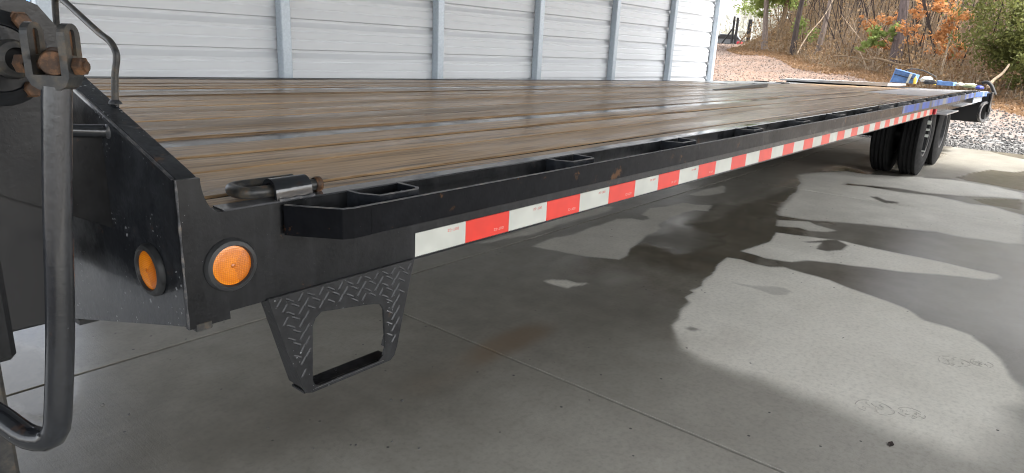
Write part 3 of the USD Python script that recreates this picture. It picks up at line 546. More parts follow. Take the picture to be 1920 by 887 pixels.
for ws, s1 in ((near_w, 7.27), (mid_w, 10.88), (far_w, 7.22)):
    for a, b in zip(ws[:-1], ws[1:]):
        obj('deck_plank', plank(a, b, .505, s1+rng.uniform(-.01, .01), M_wood if rng.random() < .6 else M_wood2), M_wood if rng.random() < .62 else M_wood2, tr, smooth=30)
M_seam = simple('joint_dirt', (.010, .008, .006), .9, spec=.1)  # near-black strips paint the shade in the open gaps between planks
for ws, s1 in ((near_w, 7.2), (mid_w, 10.85), (far_w, 7.15)):
    for w in ws: obj('joint_dirt', beam(.51, s1, rect(w-.0055, w+.0055, ZD-.03, ZD-.0046), 30), M_seam, tr)
for (a, b), nm in ((ST1, 'steel_strip'), (ST2, 'steel_strip')): obj(nm, beam(.505, 10.88, rect(a, b, ZD-.03, ZD-.0035), 60), M_strip, tr)
for w0, w1, s0 in ((1.032, 1.594, 7.285), (2.942, 3.425, 7.235)):
    obj('tread_deck_plate', beam(s0, 10.9, rect(w0, w1, ZD-.02, ZD+.003)), M_deckplate, tr)
obj('lifted_board_end', bend(T3(*(lambda P: (P, [(0,1,2),(0,2,3),(4,6,5),(4,7,6),(0,4,5),(0,5,1),(1,5,6),(1,6,2),(2,6,7),(2,7,3),(3,7,4),(3,4,0)]))(np.array([(5.35,2.27,ZD+.002),(6.92,2.40,ZD+.004),(6.94,2.47,ZD+.004),(5.36,2.30,ZD+.002),(5.35,2.27,ZD+.006),(6.92,2.40,ZD+.036),(6.94,2.47,ZD+.036),(5.36,2.30,ZD+.006)])))), M_rustblack, tr)  # low black wedge lying along the planks, thicker towards the tail
# frame: side channels, main beams, cross-members
chan = lambda w, s: [(w, .658), (w+s*.055, .658), (w+s*.055, .668), (w+s*.009, .672), (w+s*.009, ZD-.012), (w+s*.035, ZD-.006), (w+s*.035, ZD+.002), (w, ZD+.002)]
obj('side_channel', beam(.448, 10.93, chan(WN, 1), 90), M_frame, tr)
obj('deck_edge_strip', beam(.508, 10.9, [(WN+.0005, ZD+.0022), (1.031, ZD+.0022), (1.031, ZD+.0045), (WN+.0015, ZD+.0045)], 80), M_strip, tr)
obj('side_channel', beam(.448, 10.93, chan(WF, -1), 40), M_frame, tr)
for w in (1.64, 2.87): obj('main_beam', beam(.46, 10.9, [(w-.06, .46), (w+.06, .46), (w+.06, .472), (w+.005, .472), (w+.005, .78), (w+.045, .78), (w+.045, .79), (w-.045, .79), (w-.045, .78), (w-.005, .78), (w-.005, .472), (w-.06, .472)]), M_dark, tr)
for s in np.arange(.9, 10.8, .61): obj('cross_member', bend(box(s-.03, s+.03, 1.06, 3.40, .68, .779)), M_dark, tr)
# rub rail with stake pockets and a bent-in front end
def ribbon(path, t, z0, z1, n=None):
    """flat bar on edge following a plan path [(s, w)], thickness t"""
    pl = LineString(path); poly = pl.buffer(t/2, cap_style=2, join_style=1, quad_segs=4)
    return prism(poly, (0, 0, z0), X, Y, Z, z1-z0)
RW, RZ0, RZ1 = .902, .770, .822
rail_c = lambda w: [(w-.0052, RZ0+.001), (w-.0042, RZ0), (w+.0042, RZ0), (w+.0052, RZ0+.001), (w+.0052, RZ1-.0012), (w+.004, RZ1), (w-.004, RZ1), (w-.0052, RZ1-.0012)]
obj('rub_rail', cat3(ribbon([(.613, .992), (.622, .975), (.668, .908), (.684, RW), (.72, RW)], .0104, RZ0, RZ1), beam(.719, 5.3, rail_c(RW), 16)), M_rail, tr)
obj('rub_rail_edge', cat3(ribbon([(.613, .992), (.622, .975), (.668, .908), (.684, RW), (.72, RW)], .0076, RZ1-.0004, RZ1+.0006), beam(.72, 10.8, rect(RW-.0036, RW+.0036, RZ1-.0004, RZ1+.0007), 50)), M_worn2, tr)
obj('rub_rail', beam(5.3, 10.93, rail_c(RW), 30), M_railrear, tr, label='rear run of the rub rail with blue and grey reflections painted in')
obj('rub_rail', beam(.7, 10.93, rail_c(WF+.094), 20), M_rail, tr)
PS = [.805+.6105*i for i in range(16)]
for i, s in enumerate(PS):
    hw, top = .047, .8285+.001*math.sin(i*3)
    pth = [(s-hw-.014, .992), (s-hw-.012, .962), (s-hw+.006, .927), (s+hw+.002, .927), (s+hw+.012, .938), (s+hw+.012, .992)]
    if i < 7:
        # a pressed U of flat bar: slanted cheeks, flat front just behind the rail
        p = obj('stake_pocket', ribbon(pth, .0075, .768, top), M_tube, tr); obj('pocket_rim', ribbon(pth, .0066, top-.0004, top+.0008), M_worn2, p)
    else:
        obj('stake_pocket', bend(cat3(box(s-hw, s-hw+.008, .924, .995, .768, top), box(s+hw-.008, s+hw, .924, .995, .768, top), box(s-hw+.008, s+hw-.008, .924, .932, .768, top))), M_worn2, tr)
# conspicuity tape: six-inch pieces, white and red in turn
T0, TL = .9121, .1524
for i in range(42):
    s0, s1 = T0+TL*i, T0+TL*(i+1)
    if i < 8:
        nt = 30; e = .0009
        xs_ = np.linspace(s0+.0004, s1-.0004, nt*2+1); zz = np.where(np.arange(nt*2+1) % 2, e, -e)
        top = list(zip(xs_, .7147+zz)); bot = list(zip(xs_, .6639+zz))
        poly = Polygon(bot+top[::-1])
    else: poly = Polygon([(s0+.0004, .6639), (s1-.0004, .6639), (s1-.0004, .7147), (s0+.0004, .7147)])
    m = prism(poly, (0, WN-.0002, 0), X, Z, -Y, .0011)
    m.apply_translation([0, 0, 0])
    piece = obj('red_tape' if i % 2 else 'white_tape', bend(m), M_tred if i % 2 else M_twhite, tr)
    if i < 10:
        tm = meshkit.text_mesh('DOT-C2', .0062, .0003)
        A = np.eye(4); A[:3, 0], A[:3, 1], A[:3, 2] = -X, -Z, -Y
        A[:3, 3] = (s1-.022, WN-.0013, .7065) if i % 2 == 0 else (s1-.02, WN-.0013, .6805)
        tm.apply_transform(A); obj('tape_marking', bend(tm), M_inkwhite if i % 2 else M_inkred, piece)
# front bulkhead: face plate, sloping top flange, fish plate at the corner
SF = .44
def sf(w): return SF-.05*(w-1.02)
face = [(1.004, .645), (1.02, .643), (1.30, .570), (1.53, .510), (1.80, .440), (2.6, .24), (2.6, 1.46), (1.72, 1.136), (1.349, 1.005), (1.021, .887), (1.004, .880)]
fm = prism(face, (0, 0, 0), Y, Z, X, .009); v = np.array(fm.vertices); v[:, 0] += sf(v[:, 1]); fm.vertices = v
fm.fix_normals(); obj('bulkhead_plate', fm, M_plate, tr)
fl = np.array([(1.002, .880), (1.021, .888), (1.349, 1.006), (1.72, 1.137), (2.6, 1.46)])
V, F = [], []; FD = .034
for (w, z) in fl:
    a = sf(w)-.001
    V += [(a, w, z-.008), (a+.0015, w, z-.0015), (a+.0045, w, z+.0015), (a+FD, w, z+.0015), (a+FD, w, z-.008)]
for i in range(len(fl)-1):
    for j in range(5): a, b = i*5+j, i*5+(j+1) % 5; F += [(a, b, b+5), (a, b+5, a+5)]
F += [(0, 2, 1), (0, 3, 2), (0, 4, 3)]
m = T3(np.array(V), F); m.fix_normals(); obj('bulkhead_flange', m, M_plate, tr)
# fish plate: on the side plane, from the flange end down into the deck edge with a hollow curve
fp = [(SF-.003, .645), (.505, .645), (.505, ZD+.001)] + [(.505-.0315*math.sin(t), ZD+.001+.058*(1-math.cos(t))) for t in np.linspace(.12, PI/2, 9)] + [(.4735, .884), (SF-.003, .884)]
obj('fish_plate', prism(fp, (0, WN+.0085, 0), X, Z, -Y, .0095), M_frame, tr)
obj('corner_weld', tube([(SF-.003, WN-.0005, z) for z in np.linspace(.646, .885, 14)], [.0018+.0007*math.sin(i*2.3) for i in range(14)], 8), M_worn, tr)  # bead in pale metal, paints the bright line down the corner
obj('edge_weld', tube([(sf(w)-.001, w, np.interp(w, fl[:, 0], fl[:, 1])+.0005) for w in np.linspace(1.01, 2.0, 30)], .0022, 8), M_worn, tr)  # pale bead paints the highlight along the flange's front edge
obj('splice_plate', box(.447, .475, WN-.002, WN+.02, .638, .652, .002), M_rustblack, tr)
# reflectors
def reflector(o, d, lab):
    o, d = np.array(o, float), np.array(d, float)
    p = obj('reflector', lathe(o, d, [(.030, .001), (.0445, .0), (.0445, .004), (.041, .009), (.035, .0105), (.0335, .0085), (.0325, .004), (.030, .0035)], 40, closed=True), M_bezel, tr, smooth=40, label=lab)
    L = lathe(o, d, [(.0325, .003), (.0325, .006), (.026, .0076), (.012, .0084), (.0, .0086)], 48); c = L.triangles_center-o
    hor = np.cross(Z, d); a = np.arctan2(c[:, 2], c@hor); sec = (a > -1.25) & (a < .85)  # sector whose shade comes from the darker amber
    for k, mt in ((sec, M_amber2), (~sec, M_amber)): g = L.submesh([np.nonzero(k)[0]], append=True); obj('lens', g, mt, p, smooth=40)
    obj('rivet', lathe(o, d, [(.0036, .008), (.0036, .0092), (.002, .0100), (0, .0102)], 16), M_amber2, p, smooth=40)
reflector((.512, WN, .737), -Y, 'round amber reflector on the side rail')
reflector((sf(1.105)-.0005, 1.105, .719), np.array([-1, -.05, 0.]), 'round amber reflector on the front plate')
# grab handle on the flange
hp = [(.462, 1.252, .962), (.466, 1.250, 1.02), (.471, 1.2475, 1.053), (.470, 1.262, 1.072), (.468, 1.30, 1.086), (.466, 1.44, 1.138), (.466, 1.468, 1.147), (.467, 1.488, 1.139), (.468, 1.497, 1.118), (.470, 1.512, 1.05)]
def smooth_path(p, n=8):
    p = np.array(p, float); t = np.r_[0, np.cumsum(np.linalg.norm(np.diff(p, axis=0), axis=1))]
    from scipy.interpolate import PchipInterpolator
    q = np.linspace(0, t[-1], n*len(p)); return PchipInterpolator(t, p)(q)
gh = obj('grab_handle', tube(smooth_path(hp), .0056, 14), M_rustblack, tr, smooth=40)
for b in (hp[0], hp[-1]): obj('weld', lathe((b[0], b[1], np.interp(b[1], fl[:, 0], fl[:, 1])+.0012), Z, [(.011, 0), (.010, .003), (.0065, .007), (.0, .008)], 12), M_worn, gh, smooth=60)
# weld-on tie-down ring at the front corner of the deck
dz = ZD+.002
br = Polygon([(-.024, 0)]+[(.0225*math.cos(a), .014+.0225*math.sin(a)) for a in np.linspace(PI, 0, 14)]+[(.024, 0), (.016, 0)]+[(.0155*math.cos(a), .014+.0155*math.sin(a)) for a in np.linspace(0, PI, 12)]+[(-.016, 0)])
dr = obj('tie_down', prism(br, (.604, 1.024, dz), Y*1.0, Z, X, .070), M_tube, tr, smooth=40, label='weld-on tie-down bracket with its ring')
ring = [(.700, 1.026), (.60, 1.026), (.578, 1.029), (.563, 1.042), (.560, 1.062), (.568, 1.080), (.585, 1.088), (.62, 1.088), (.69, 1.088)]
ring = [(a, b, dz+.015) for a, b in ring]
obj('ring', tube(smooth_path(ring, 6), .0105, 16), M_rustblack, dr, smooth=50)
obj('ring_end', lathe((.694, 1.026, dz+.015), X, [(.012, 0), (.0145, .004), (.0135, .012), (.006, .017), (0, .0175)], 16), M_rust, dr, smooth=50)
obj('weld', cat3(tube([(s, 1.0005, dz+.002) for s in np.linspace(.607, .677, 9)], [.004+.001*math.sin(i*2) for i in range(9)], 8)), M_worn, dr)
# folded tread-plate step
outer = Polygon([(.571, .662), (.905, .662), (.878, .56), (.858, .48), (.851, .462), (.840, .4535), (.650, .4535), (.637, .458), (.629, .472), (.60, .56)])
hole = Polygon([(.652, .478), (.656, .586), (.663, .601), (.676, .610), (.796, .592), (.815, .586), (.823, .572), (.827, .487), (.821, .472), (.808, .4625), (.668, .4625), (.657, .466)])
st = obj('step', prism(outer.difference(hole), (0, .9945, 0), X, Z, -Y, .0055), M_tread, tr, label='folded tread-plate step hanging under the side rail')
def side(a, b, d0, d1):
    (s0, z0), (s1, z1) = a, b
    V = [(s0, .9945, z0), (s1, .9945, z1), (s1, .9945+d1, z1), (s0, .9945+d0, z0)]
    V = np.array(V+[(p[0]+.0055, p[1], p[2]) for p in V]); F = [(0,1,2),(0,2,3),(4,6,5),(4,7,6),(0,4,5),(0,5,1),(1,5,6),(1,6,2),(2,6,7),(2,7,3),(3,7,4),(3,4,0)]
    m = T3(V, F); m.fix_normals(); return m
obj('step_cheek', side((.571, .661), (.630, .4700), .026, .04), M_tread, st); obj('step_cheek', side((.8985, .661), (.8520, .4690), .026, .04), M_tread, st)
obj('tread', box(.636, .846, .9946, 1.036, .4535, .459, .001), M_tread, st); obj('tread_lip', box(.655, .822, .9885, 1.0, .4592, .4606, .0004), M_worn, st)
LG = []
k = 0
for r_, z in enumerate(np.arange(.462, .662, .0125)):
    for c_, s in enumerate(np.arange(.58, .90, .0215)):
        s2 = s+(.0107 if r_ % 2 else 0); a = .95 if (r_+c_) % 2 else -.55
        d = np.array([math.cos(a), math.sin(a)])*.0074
        if r_ % 2 == 0: a2 = .95
        q = LineString([(s2-d[0], z-d[1]), (s2+d[0], z+d[1])]).buffer(.0023, quad_segs=2)
        if outer.buffer(-.003).contains(q) and not hole.buffer(.003).intersects(q):
            hl = trimesh.convex.convex_hull(np.vstack([[(p[0], .989, p[1]) for p in q.exterior.coords], [(s2-d[0]*.8, .9874, z-d[1]*.8), (s2+d[0]*.8, .9874, z+d[1]*.8)]]))
            LG.append(hl)
obj('tread_lugs', cat3(*LG), M_worn if False else M_tread, st, kind='stuff')
# gooseneck neck plate, its bar and the dark cross-beam behind
neck = [(.436, .760), (.436, .930), (.385, .934), (.30, 1.0), (.0, 1.25), (-.4, 1.55), (-.4, 1.19), (.0, .985), (.28, .842)]
obj('neck_plate', prism(neck, (0, 1.247, 0), X, Z, -Y, .012), M_frame, tr)
obj('neck_bar', cyl((.37, 1.235, .935), (.437, 1.215, .932), .0105, 16, .002), M_tube, tr, smooth=40)
obj('neck_bar_weld', lathe((.434, 1.212, .932), (1, 0, 0), [(.004, -.008), (.012, -.004), (.017, .003), (.016, .006)], 10), M_worn, tr, smooth=60)
obj('neck_weld', tube([(.4365, 1.232+.002*math.sin(z*200), z) for z in np.linspace(.765, .925, 16)], [.004+.0015*math.sin(i*1.9) for i in range(16)], 8), M_rustblack, tr)
obj('jack_cross_beam', box(-.5, .352, 1.25, 1.62, .612, .985, .004), M_dark, tr)
# landing jack
jk = obj('jack_leg', box(.055, .184, .85, .98, .735, 1.45, .006), M_frame, tr, label='square landing-jack leg at the left edge')
obj('drop_leg', box(.072, .170, .862, .966, .03, .74, .004), M_rustblack, jk); obj('foot', box(.02, .22, .82, 1.0, .0, .03, .004), M_rustblack, jk)
gx, gz = .196, 1.067
arch = [(.06, .98), (.235, .98), (.243, 1.02), (.247, 1.06), (.243, 1.09), (.225, 1.115), (.19, 1.13), (.06, 1.13)]
gb = obj('gearbox', prism(arch, (0, .81, 0), X, Z, -Y, .045), M_frame, tr)
obj('gear_cover', lathe((gx-.012, .766, gz), -Y, [(.043, 0), (.043, .012), (.036, .02), (.030, .022), (.029, .018), (.018, .018), (.018, .03), (0, .03)], 36), M_frame, gb, smooth=35)
obj('collar', lathe((gx-.006, .738, gz), (.25, -1, 0), [(.012, 0), (.0165, 0), (.0175, .004), (.0155, .010), (.0105, .012)], 28), M_rustblack, gb, smooth=40)
def hexbolt(o, d, r, h, par, m):
    obj('bolt', lathe(o, d, [(r*1.2, 0), (r*1.2, .003), (r, .0032), (r, h*.85), (r*.85, h), (0, h)], 6), m, par)
for (s, z) in ((.205, 1.100), (.206, 1.040), (.140, 1.10)): hexbolt((s, .752, z), (0, -1, 0), .0075, .012, gb, M_rust)
# crank handle hanging from the gearbox shaft
Rr = np.array([rt[0], rt[1], 0]); Rr /= np.linalg.norm(Rr); Ff = np.array([-Rr[1], Rr[0], 0])
C = np.array([.200, .660, 1.064])
sh_d = np.array([.30, .95, 0]); sh_d /= np.linalg.norm(sh_d)
ck = obj('crank_handle', tube(smooth_path([C+[0, 0, -.016], (.1885, .660, .95), (.176, .660, .83), (.1655, .660, .757), (.1625, .6625, .738), (.157, .670, .727), (.149, .684, .725), (.133, .722, .739), (.09, .82, .775), (.03, .95, .82)], 7), .0113, 28), M_tube, tr, smooth=60, label='folding crank handle hanging from its rusty clevis')
ukeel = [(a*.60, b*.85) for a, b in [(-.030, .012), (-.030, -.008), (-.024, -.017), (-.014, -.021), (.014, -.021), (.024, -.017), (.030, -.008), (.030, .012), (.0195, .012), (.0195, -.007), (-.0195, -.007), (-.0195, .012)]]
yk = obj('clevis', prism(ukeel, C-Ff*.010, Rr, Z, Ff, .020), M_rustblack, ck)
for sgn in (-1, 1):
    ear = Polygon([(-.010, .006)]+arc((0, .026), .010, PI, 0, 12)+[(.010, .006)])
    slot = LineString([(0, .006 if sgn > 0 else .008), (0, .028)]).buffer(.0032)
    obj('ear', prism(ear.difference(slot), C+Rr*(sgn*.0150-.0033), Ff, Z, Rr, .0066), M_rustblack, yk)
    obj('slot_rust', prism(slot.buffer(-.0002), C+Rr*(sgn*.0150-.0022), Ff, Z, Rr, .003), M_rust, yk)
obj('shaft', lathe(C-sh_d*.012+[0, 0, .004], sh_d, [(0, 0), (.0092, .0), (.0103, .002), (.0103, .09), (0, .09)], 28), M_rust, ck, smooth=40)
obj('pin_bolt', cat3(lathe(C-Rr*.019+[0, 0, .002], -Rr, [(.0105, 0), (.0105, .002), (.0082, .0022), (.0082, .010), (.007, .0112), (0, .0112)], 6), cyl(C-Rr*.020+[0, 0, .002], C+Rr*.028+[0, 0, .002], .0042, 14), lathe(C+Rr*.019+[0, 0, .002], Rr, [(.0078, 0), (.0078, .006), (.0065, .0072), (0, .0072)], 6)), M_rust, yk)

# running gear
def wheel(s, w, flip, prim):
    R, Wd = .40, .205; d = (0, -1, 0); o = (s, w+Wd, R)
    prof = [(.205, .012), (.24, .004), (.30, .0), (.355, .012), (.392, .028)]
    for g in np.linspace(.045, .16, 4): prof += [(R, g-.008), (R, g+.008), (R-.010, g+.010), (R-.010, g+.019)]
    prof += [(R, .175), (.392, .180), (.355, .193), (.30, .205), (.24, .201), (.205, .193)]
    p = obj('wheel', lathe(o, d, prof, 48), M_tyre, tr, smooth=35)
    obj('rim', lathe(o, d, [(.207, .02), (.207, .19), (.19, .185), (.185, .12), (.10, .10 if not flip else .05), (.07, .13 if not flip else .06), (0, .13 if not flip else .06)], 32), M_rim, p, smooth=35)
for s in (8.0, 9.05):
    for w in (1.075, 1.335, 2.86, 3.12): wheel(s, w, w in (1.335, 2.86), None)
    obj('axle', cyl((s, 1.2, .40), (s, 3.25, .40), .055, 16), M_dark, tr)
    for w in (1.60, 2.83): obj('spring_hanger', box(s-.4, s+.4, w, w+.07, .40, .47), M_dark, tr)
# lamp bracket, mud-flap, fender plates and tail
lbk = obj('lamp_bracket', box(7.46, 7.467, 1.01, 1.035, .30, .655), M_frame, tr)
for z0, z1 in ((.56, .595), (.50, .52), (.44, .465), (.30, .312)): obj('reflector', box(7.452, 7.46, 1.005, 1.035, z0, z1, .001), M_twhite, lbk)
obj('fender_plate', bend(box(7.5, 8.3, .90, 1.06, .655, .668, .002)), M_deckplate, tr); obj('fender_plate', bend(box(8.55, 9.5, .91, 1.06, .69, .70, .002)), M_deckplate, tr)
obj('marker_lamp', box(7.36, 7.43, .975, .996, .662, .71, .004), M_red, tr)
obj('grey_side_plate', box(9.7, 10.6, .93, .94, .685, .755, .002), M_galv, tr)
obj('bumper', box(10.72, 10.95, .86, 3.45, .41, .79, .008), M_dark, tr)
tb = obj('tail_bracket', cat3(box(10.70, 10.93, .84, .86, .55, .80, .003)), M_frame, tr)
obj('tail_hoop', lathe((10.70, .90, .55), (-.36, -.93, 0), [(.11, 0), (.13, .0), (.135, .02), (.13, .035), (.105, .035), (.10, .015)], 30, closed=True), M_worn, tb, smooth=40)
obj('ramp', bend(box(10.96, 12.3, 1.02, 1.95, ZD-.045, ZD+.004, .004)), M_deckplate, tr); obj('ramp', bend(box(10.96, 12.3, 2.3, 3.40, ZD-.045, ZD-.004, .004)), M_deckplate, tr)
obj('folded_ramp', T3(*(lambda P: (P, [(0,1,2),(0,2,3),(4,6,5),(4,7,6),(0,4,5),(0,5,1),(1,5,6),(1,6,2),(2,6,7),(2,7,3),(3,7,4),(3,4,0)]))(np.array([(10.35,1.99,.80),(10.35,3.42,.785),(11.6,3.42,.78),(11.6,1.99,.79),(10.35,1.99,.845),(10.35,3.42,.805),(11.6,3.42,.795),(11.6,1.99,.82)]))).convex_hull, M_deckplate, tr, label='hinged ramp folded over onto the tail of the deck')

# ------------------------------------------------------------------ odds and ends lying on the ramps
def quadbox(p0, p1, p2, p3, t):
    """slab between four corners, thickened along +X by t"""
    V = np.array([p0, p1, p2, p3]); V = np.vstack([V, V+[t, 0, 0]])
    m = T3(V, [(0,1,2),(0,2,3),(4,6,5),(4,7,6),(0,4,5),(0,5,1),(1,5,6),(1,6,2),(2,6,7),(2,7,3),(3,7,4),(3,4,0)]); m.fix_normals(); return m
ZR = .82
bl = thing('steel_box', 'blue painted steel box lying tilted on the far ramp at the trailer tail', 'metal box', (11.9, 2.1, ZR))
obj('panel', quadbox((11.9, 2.256, ZR), (11.9, 1.952, ZR), (11.9, 1.931, .945), (11.9, 2.218, 1.014), .30), M_blue, bl)
obj('rim', tube([(11.895, 2.256, ZR), (11.895, 2.22, 1.016), (11.895, 1.93, .948)], .011, 8), M_blue, bl); obj('crease', tube([(11.893, 2.232, .945), (11.893, 2.05, .905), (11.893, 1.96, .895)], .006, 6), M_rustblack, bl)
o = thing('strap', 'cream strap hanging down over the blue steel box', 'strap', (11.87, 2.01, ZR)); obj('web', quadbox((11.87, 2.045, ZR), (11.87, 2.012, ZR), (11.87, 1.978, .962), (11.87, 2.01, .966), .012), M_cream, o)
o = thing('steel_tray', 'low blue steel tray lying right of the white bag on the ramp', 'metal tray', (11.9, 1.53, ZR))
obj('tray', cat3(box(11.88, 12.2, 1.43, 1.45, ZR, .876, .003), box(11.88, 12.2, 1.62, 1.64, ZR, .886, .003), box(11.88, 11.90, 1.451, 1.619, ZR, .882, .003), box(11.90, 12.2, 1.451, 1.619, ZR, ZR+.01)), M_blue, o)
def jug(nm, lab, w, z0, h, r):
    o = thing(nm, lab, 'bottle', (11.86, w, z0)); obj('body', lathe((11.86, w, z0), Z, [(0, 0), (r, 0), (r*1.05, h*.5), (r, h*.75), (r*.45, h*.88), (r*.4, h), (0, h)], 16), M_yellow, o, smooth=50)
jug('yellow_bottle', 'yellow plastic bottle standing against the blue steel box', 1.925, ZR, .105, .022); jug('yellow_bottle', 'yellow plastic bottle standing at the end of the blue tray', 1.662, ZR, .07, .018)
def lump(o, r, seed, n=3):
    m = trimesh.creation.icosphere(n); v = np.array(m.vertices); v *= (1+.5*(meshkit.fbm(v*1.7+seed, 3, seed)-.5))[:, None]; v = v*r; v[:, 2] = np.maximum(v[:, 2], -r[2]*.6); m.vertices = v+np.array(o); return m
o = thing('white_bag', 'crumpled white plastic bag behind the black cloth on the ramp', 'bag', (11.95, 1.79, ZR)); obj('film', lump((11.95, 1.79, .885), np.array([.07, .085, .05]), 3), M_whitep, o, smooth=60)
o = thing('black_cloth', 'black cloth heap in front of the white plastic bag', 'cloth', (11.86, 1.72, ZR)); obj('fold', lump((11.86, 1.72, .855), np.array([.07, .09, .045]), 8), M_blackc, o, smooth=60)
o = thing('hose', 'thin dark hose arching over the blue steel box', 'hose', (12.1, 1.9, .9)); obj('pipe', tube(smooth_path([(12.1, 2.12, 1.0), (12.1, 2.02, 1.035), (12.1, 1.9, 1.02), (12.05, 1.75, .965), (12.0, 1.68, .93)], 5), .009, 8), M_rustblack, o, smooth=60)
o = thing('cream_bundle', 'cream folded webbing left of the olive cloth on the ramp', 'webbing', (12.0, 1.36, ZR)); obj('fold', lump((12.0, 1.36, .845), np.array([.05, .06, .028]), 12), M_cream, o, smooth=60)
o = thing('olive_cloth', 'olive cloth with a cream folded strip on the near ramp', 'cloth', (11.6, 1.2, ZR)); obj('fold', lump((11.6, 1.20, .835), np.array([.08, .085, .03]), 15), M_olive, o, smooth=60); obj('strip', lump((11.75, 1.21, .862), np.array([.05, .075, .018]), 17), M_cream, o, smooth=60)
o = thing('navy_cloth', 'dark blue cloth at the near corner of the trailer tail', 'cloth', (11.2, 1.03, ZR)); obj('fold', lump((11.2, 1.035, .838), np.array([.06, .05, .03]), 21), M_navy, o, smooth=60)
o = thing('bent_bar', 'black bent bar hooking down over the near tail corner', 'bar', (11.2, .95, ZR)); obj('bar', tube(smooth_path([(11.25, 1.03, .90), (11.25, .98, .915), (11.22, .92, .88), (11.2, .87, .80), (11.2, .85, .76)], 5), [.022]*25, 10), M_blackc, o, smooth=60)
o = thing('white_scrap', 'flat white scrap lying on the gravel beyond the trailer tail', 'scrap', (16.2, 1.9, 0)); obj('sheet', box(16.0, 16.8, 1.55, 2.1, float(terrain(16.3, 1.9))+.03, float(terrain(16.3, 1.9))+.09, .01), M_whitep, o)
o = thing('blue_container', 'blue steel container glimpsed between the trailer neck and the first wall post', 'container', (3.0, 15.0, 0)); obj('body', box(1.9, 4.07, 14.0, 16.0, .1, 2.5, .03), M_blue, o); obj('roof', box(1.86, 4.09, 13.96, 16.04, 2.502, 2.56, .02), M_blue, o)
for q in range(9): obj('rib', box(1.98+q*.24, 2.06+q*.24, 13.97, 13.999, .2, 2.4, .01), M_blue, o)
# small debris on the floor
for i, (s, w, r) in enumerate([(.63, 2.06, .011), (.66, 1.95, .007), (1.25, 1.47, .006), (1.27, 1.44, .008), (1.01, 1.36, .006), (1.10, 1.29, .007), (1.13, 1.21, .006), (1.35, 1.10, .005), (.90, 1.60, .005), (1.02, 1.35, .005), (.93, 1.42, .006)]):
    o = thing('pebble', 'small pale stone chip lying on the damp concrete near the step', 'stone chip', (s, w, 0), group='stone chips scattered on the concrete'); r *= .55; m = trimesh.creation.icosphere(1, r); vv = np.array(m.vertices)
    vv *= (.7+.6*meshkit.noise(vv*90+i, i))[:, None]; vv[:, 2] *= .7; m.vertices = vv+[s, w, r*.35]; obj('chip', m, M_stone, o, smooth=25)
o = thing('dead_leaf', 'curled dark dead leaf on the concrete by the near joint', 'leaf', (2.11, .22, 0))
q = np.array([.7, .7, .35])*np.array([(0, 0, .003), (.012, .011, .006), (.03, .012, .004), (.05, 0, .010), (.03, -.012, .005), (.012, -.010, .007), (.025, 0, .001)]); lf = T3(np.vstack([q, q-[0, 0, .0006]])+[2.10, .21, 0], [(6,i,(i+1) % 6) for i in range(6)]+[(13, 7+(i+1) % 6, 7+i) for i in range(6)]); obj('blade', lf, M_bdark, o)

# ------------------------------------------------------------------ gravel stones
def instancer(name, protos, pos, sc, rngq, idx, label, parent='/World'):
    pi = UsdGeom.PointInstancer.Define(stage, numbered(parent, name)); rel = pi.CreatePrototypesRel()
    UsdGeom.Scope.Define(stage, str(pi.GetPath())+'/kinds')
    for i, (m, mt) in enumerate(protos):
        v, f, n = meshkit.arrays(m, 30); g = UsdGeom.Mesh.Define(stage, f'{pi.GetPath()}/kinds/stone_{i}' if i else f'{pi.GetPath()}/kinds/stone')
        g.CreatePointsAttr(Vt.Vec3fArray.FromNumpy(v.astype(np.float32))); g.CreateFaceVertexCountsAttr(Vt.IntArray.FromNumpy(np.full(len(f), 3, np.int32))); g.CreateFaceVertexIndicesAttr(Vt.IntArray.FromNumpy(f.astype(np.int32).ravel())); g.CreateSubdivisionSchemeAttr('none')
        UsdShade.MaterialBindingAPI.Apply(g.GetPrim()).Bind(mt); rel.AddTarget(g.GetPath())
    n = len(pos); q = rngq.normal(size=(n, 4)); q /= np.linalg.norm(q, axis=1, keepdims=True)
    pi.CreatePositionsAttr(Vt.Vec3fArray.FromNumpy(pos.astype(np.float32))); pi.CreateScalesAttr(Vt.Vec3fArray.FromNumpy(np.repeat(sc[:, None], 3, 1).astype(np.float32)))
    pi.CreateOrientationsAttr(Vt.QuathArray([Gf.Quath(float(a), Gf.Vec3h(float(b), float(c), float(d))) for a, b, c, d in q])); pi.CreateProtoIndicesAttr(Vt.IntArray.FromNumpy(idx.astype(np.int32)))
    meta(pi.GetPrim(), label, None, None, 'stuff')
R2 = np.random.default_rng(5)
def stone(seed):
    m = trimesh.creation.icosphere(1); v = np.array(m.vertices); v *= (.6+.8*meshkit.noise(v*1.3+seed*3.1, seed))[:, None]; v *= [1, .8, .6]; m.vertices = v; return m
N = 26000
px = 11.4+22*R2.random(N)**1.7; py = -1.5+R2.random(N)*(3.5+px*.52)
keep = (px < XB(py)-.2) | (R2.random(N) < .05); px, py = px[keep], py[keep]
pz = zt(px, py)+.02-.012
cl = smoothstep(px, 14.5, 19)
idx = np.where(R2.random(len(px)) < cl*.9, 3, 0)+R2.integers(0, 3, len(px))
instancer('gravel', [(stone(i), M_stone) for i in range(3)]+[(stone(i+5), M_stonec) for i in range(3)], np.stack([px, py, pz], 1), R2.uniform(.009, .025, len(px))*(1+.5*(R2.random(len(px)) < .05)), R2, idx, 'loose grey and clay-stained gravel on the yard')

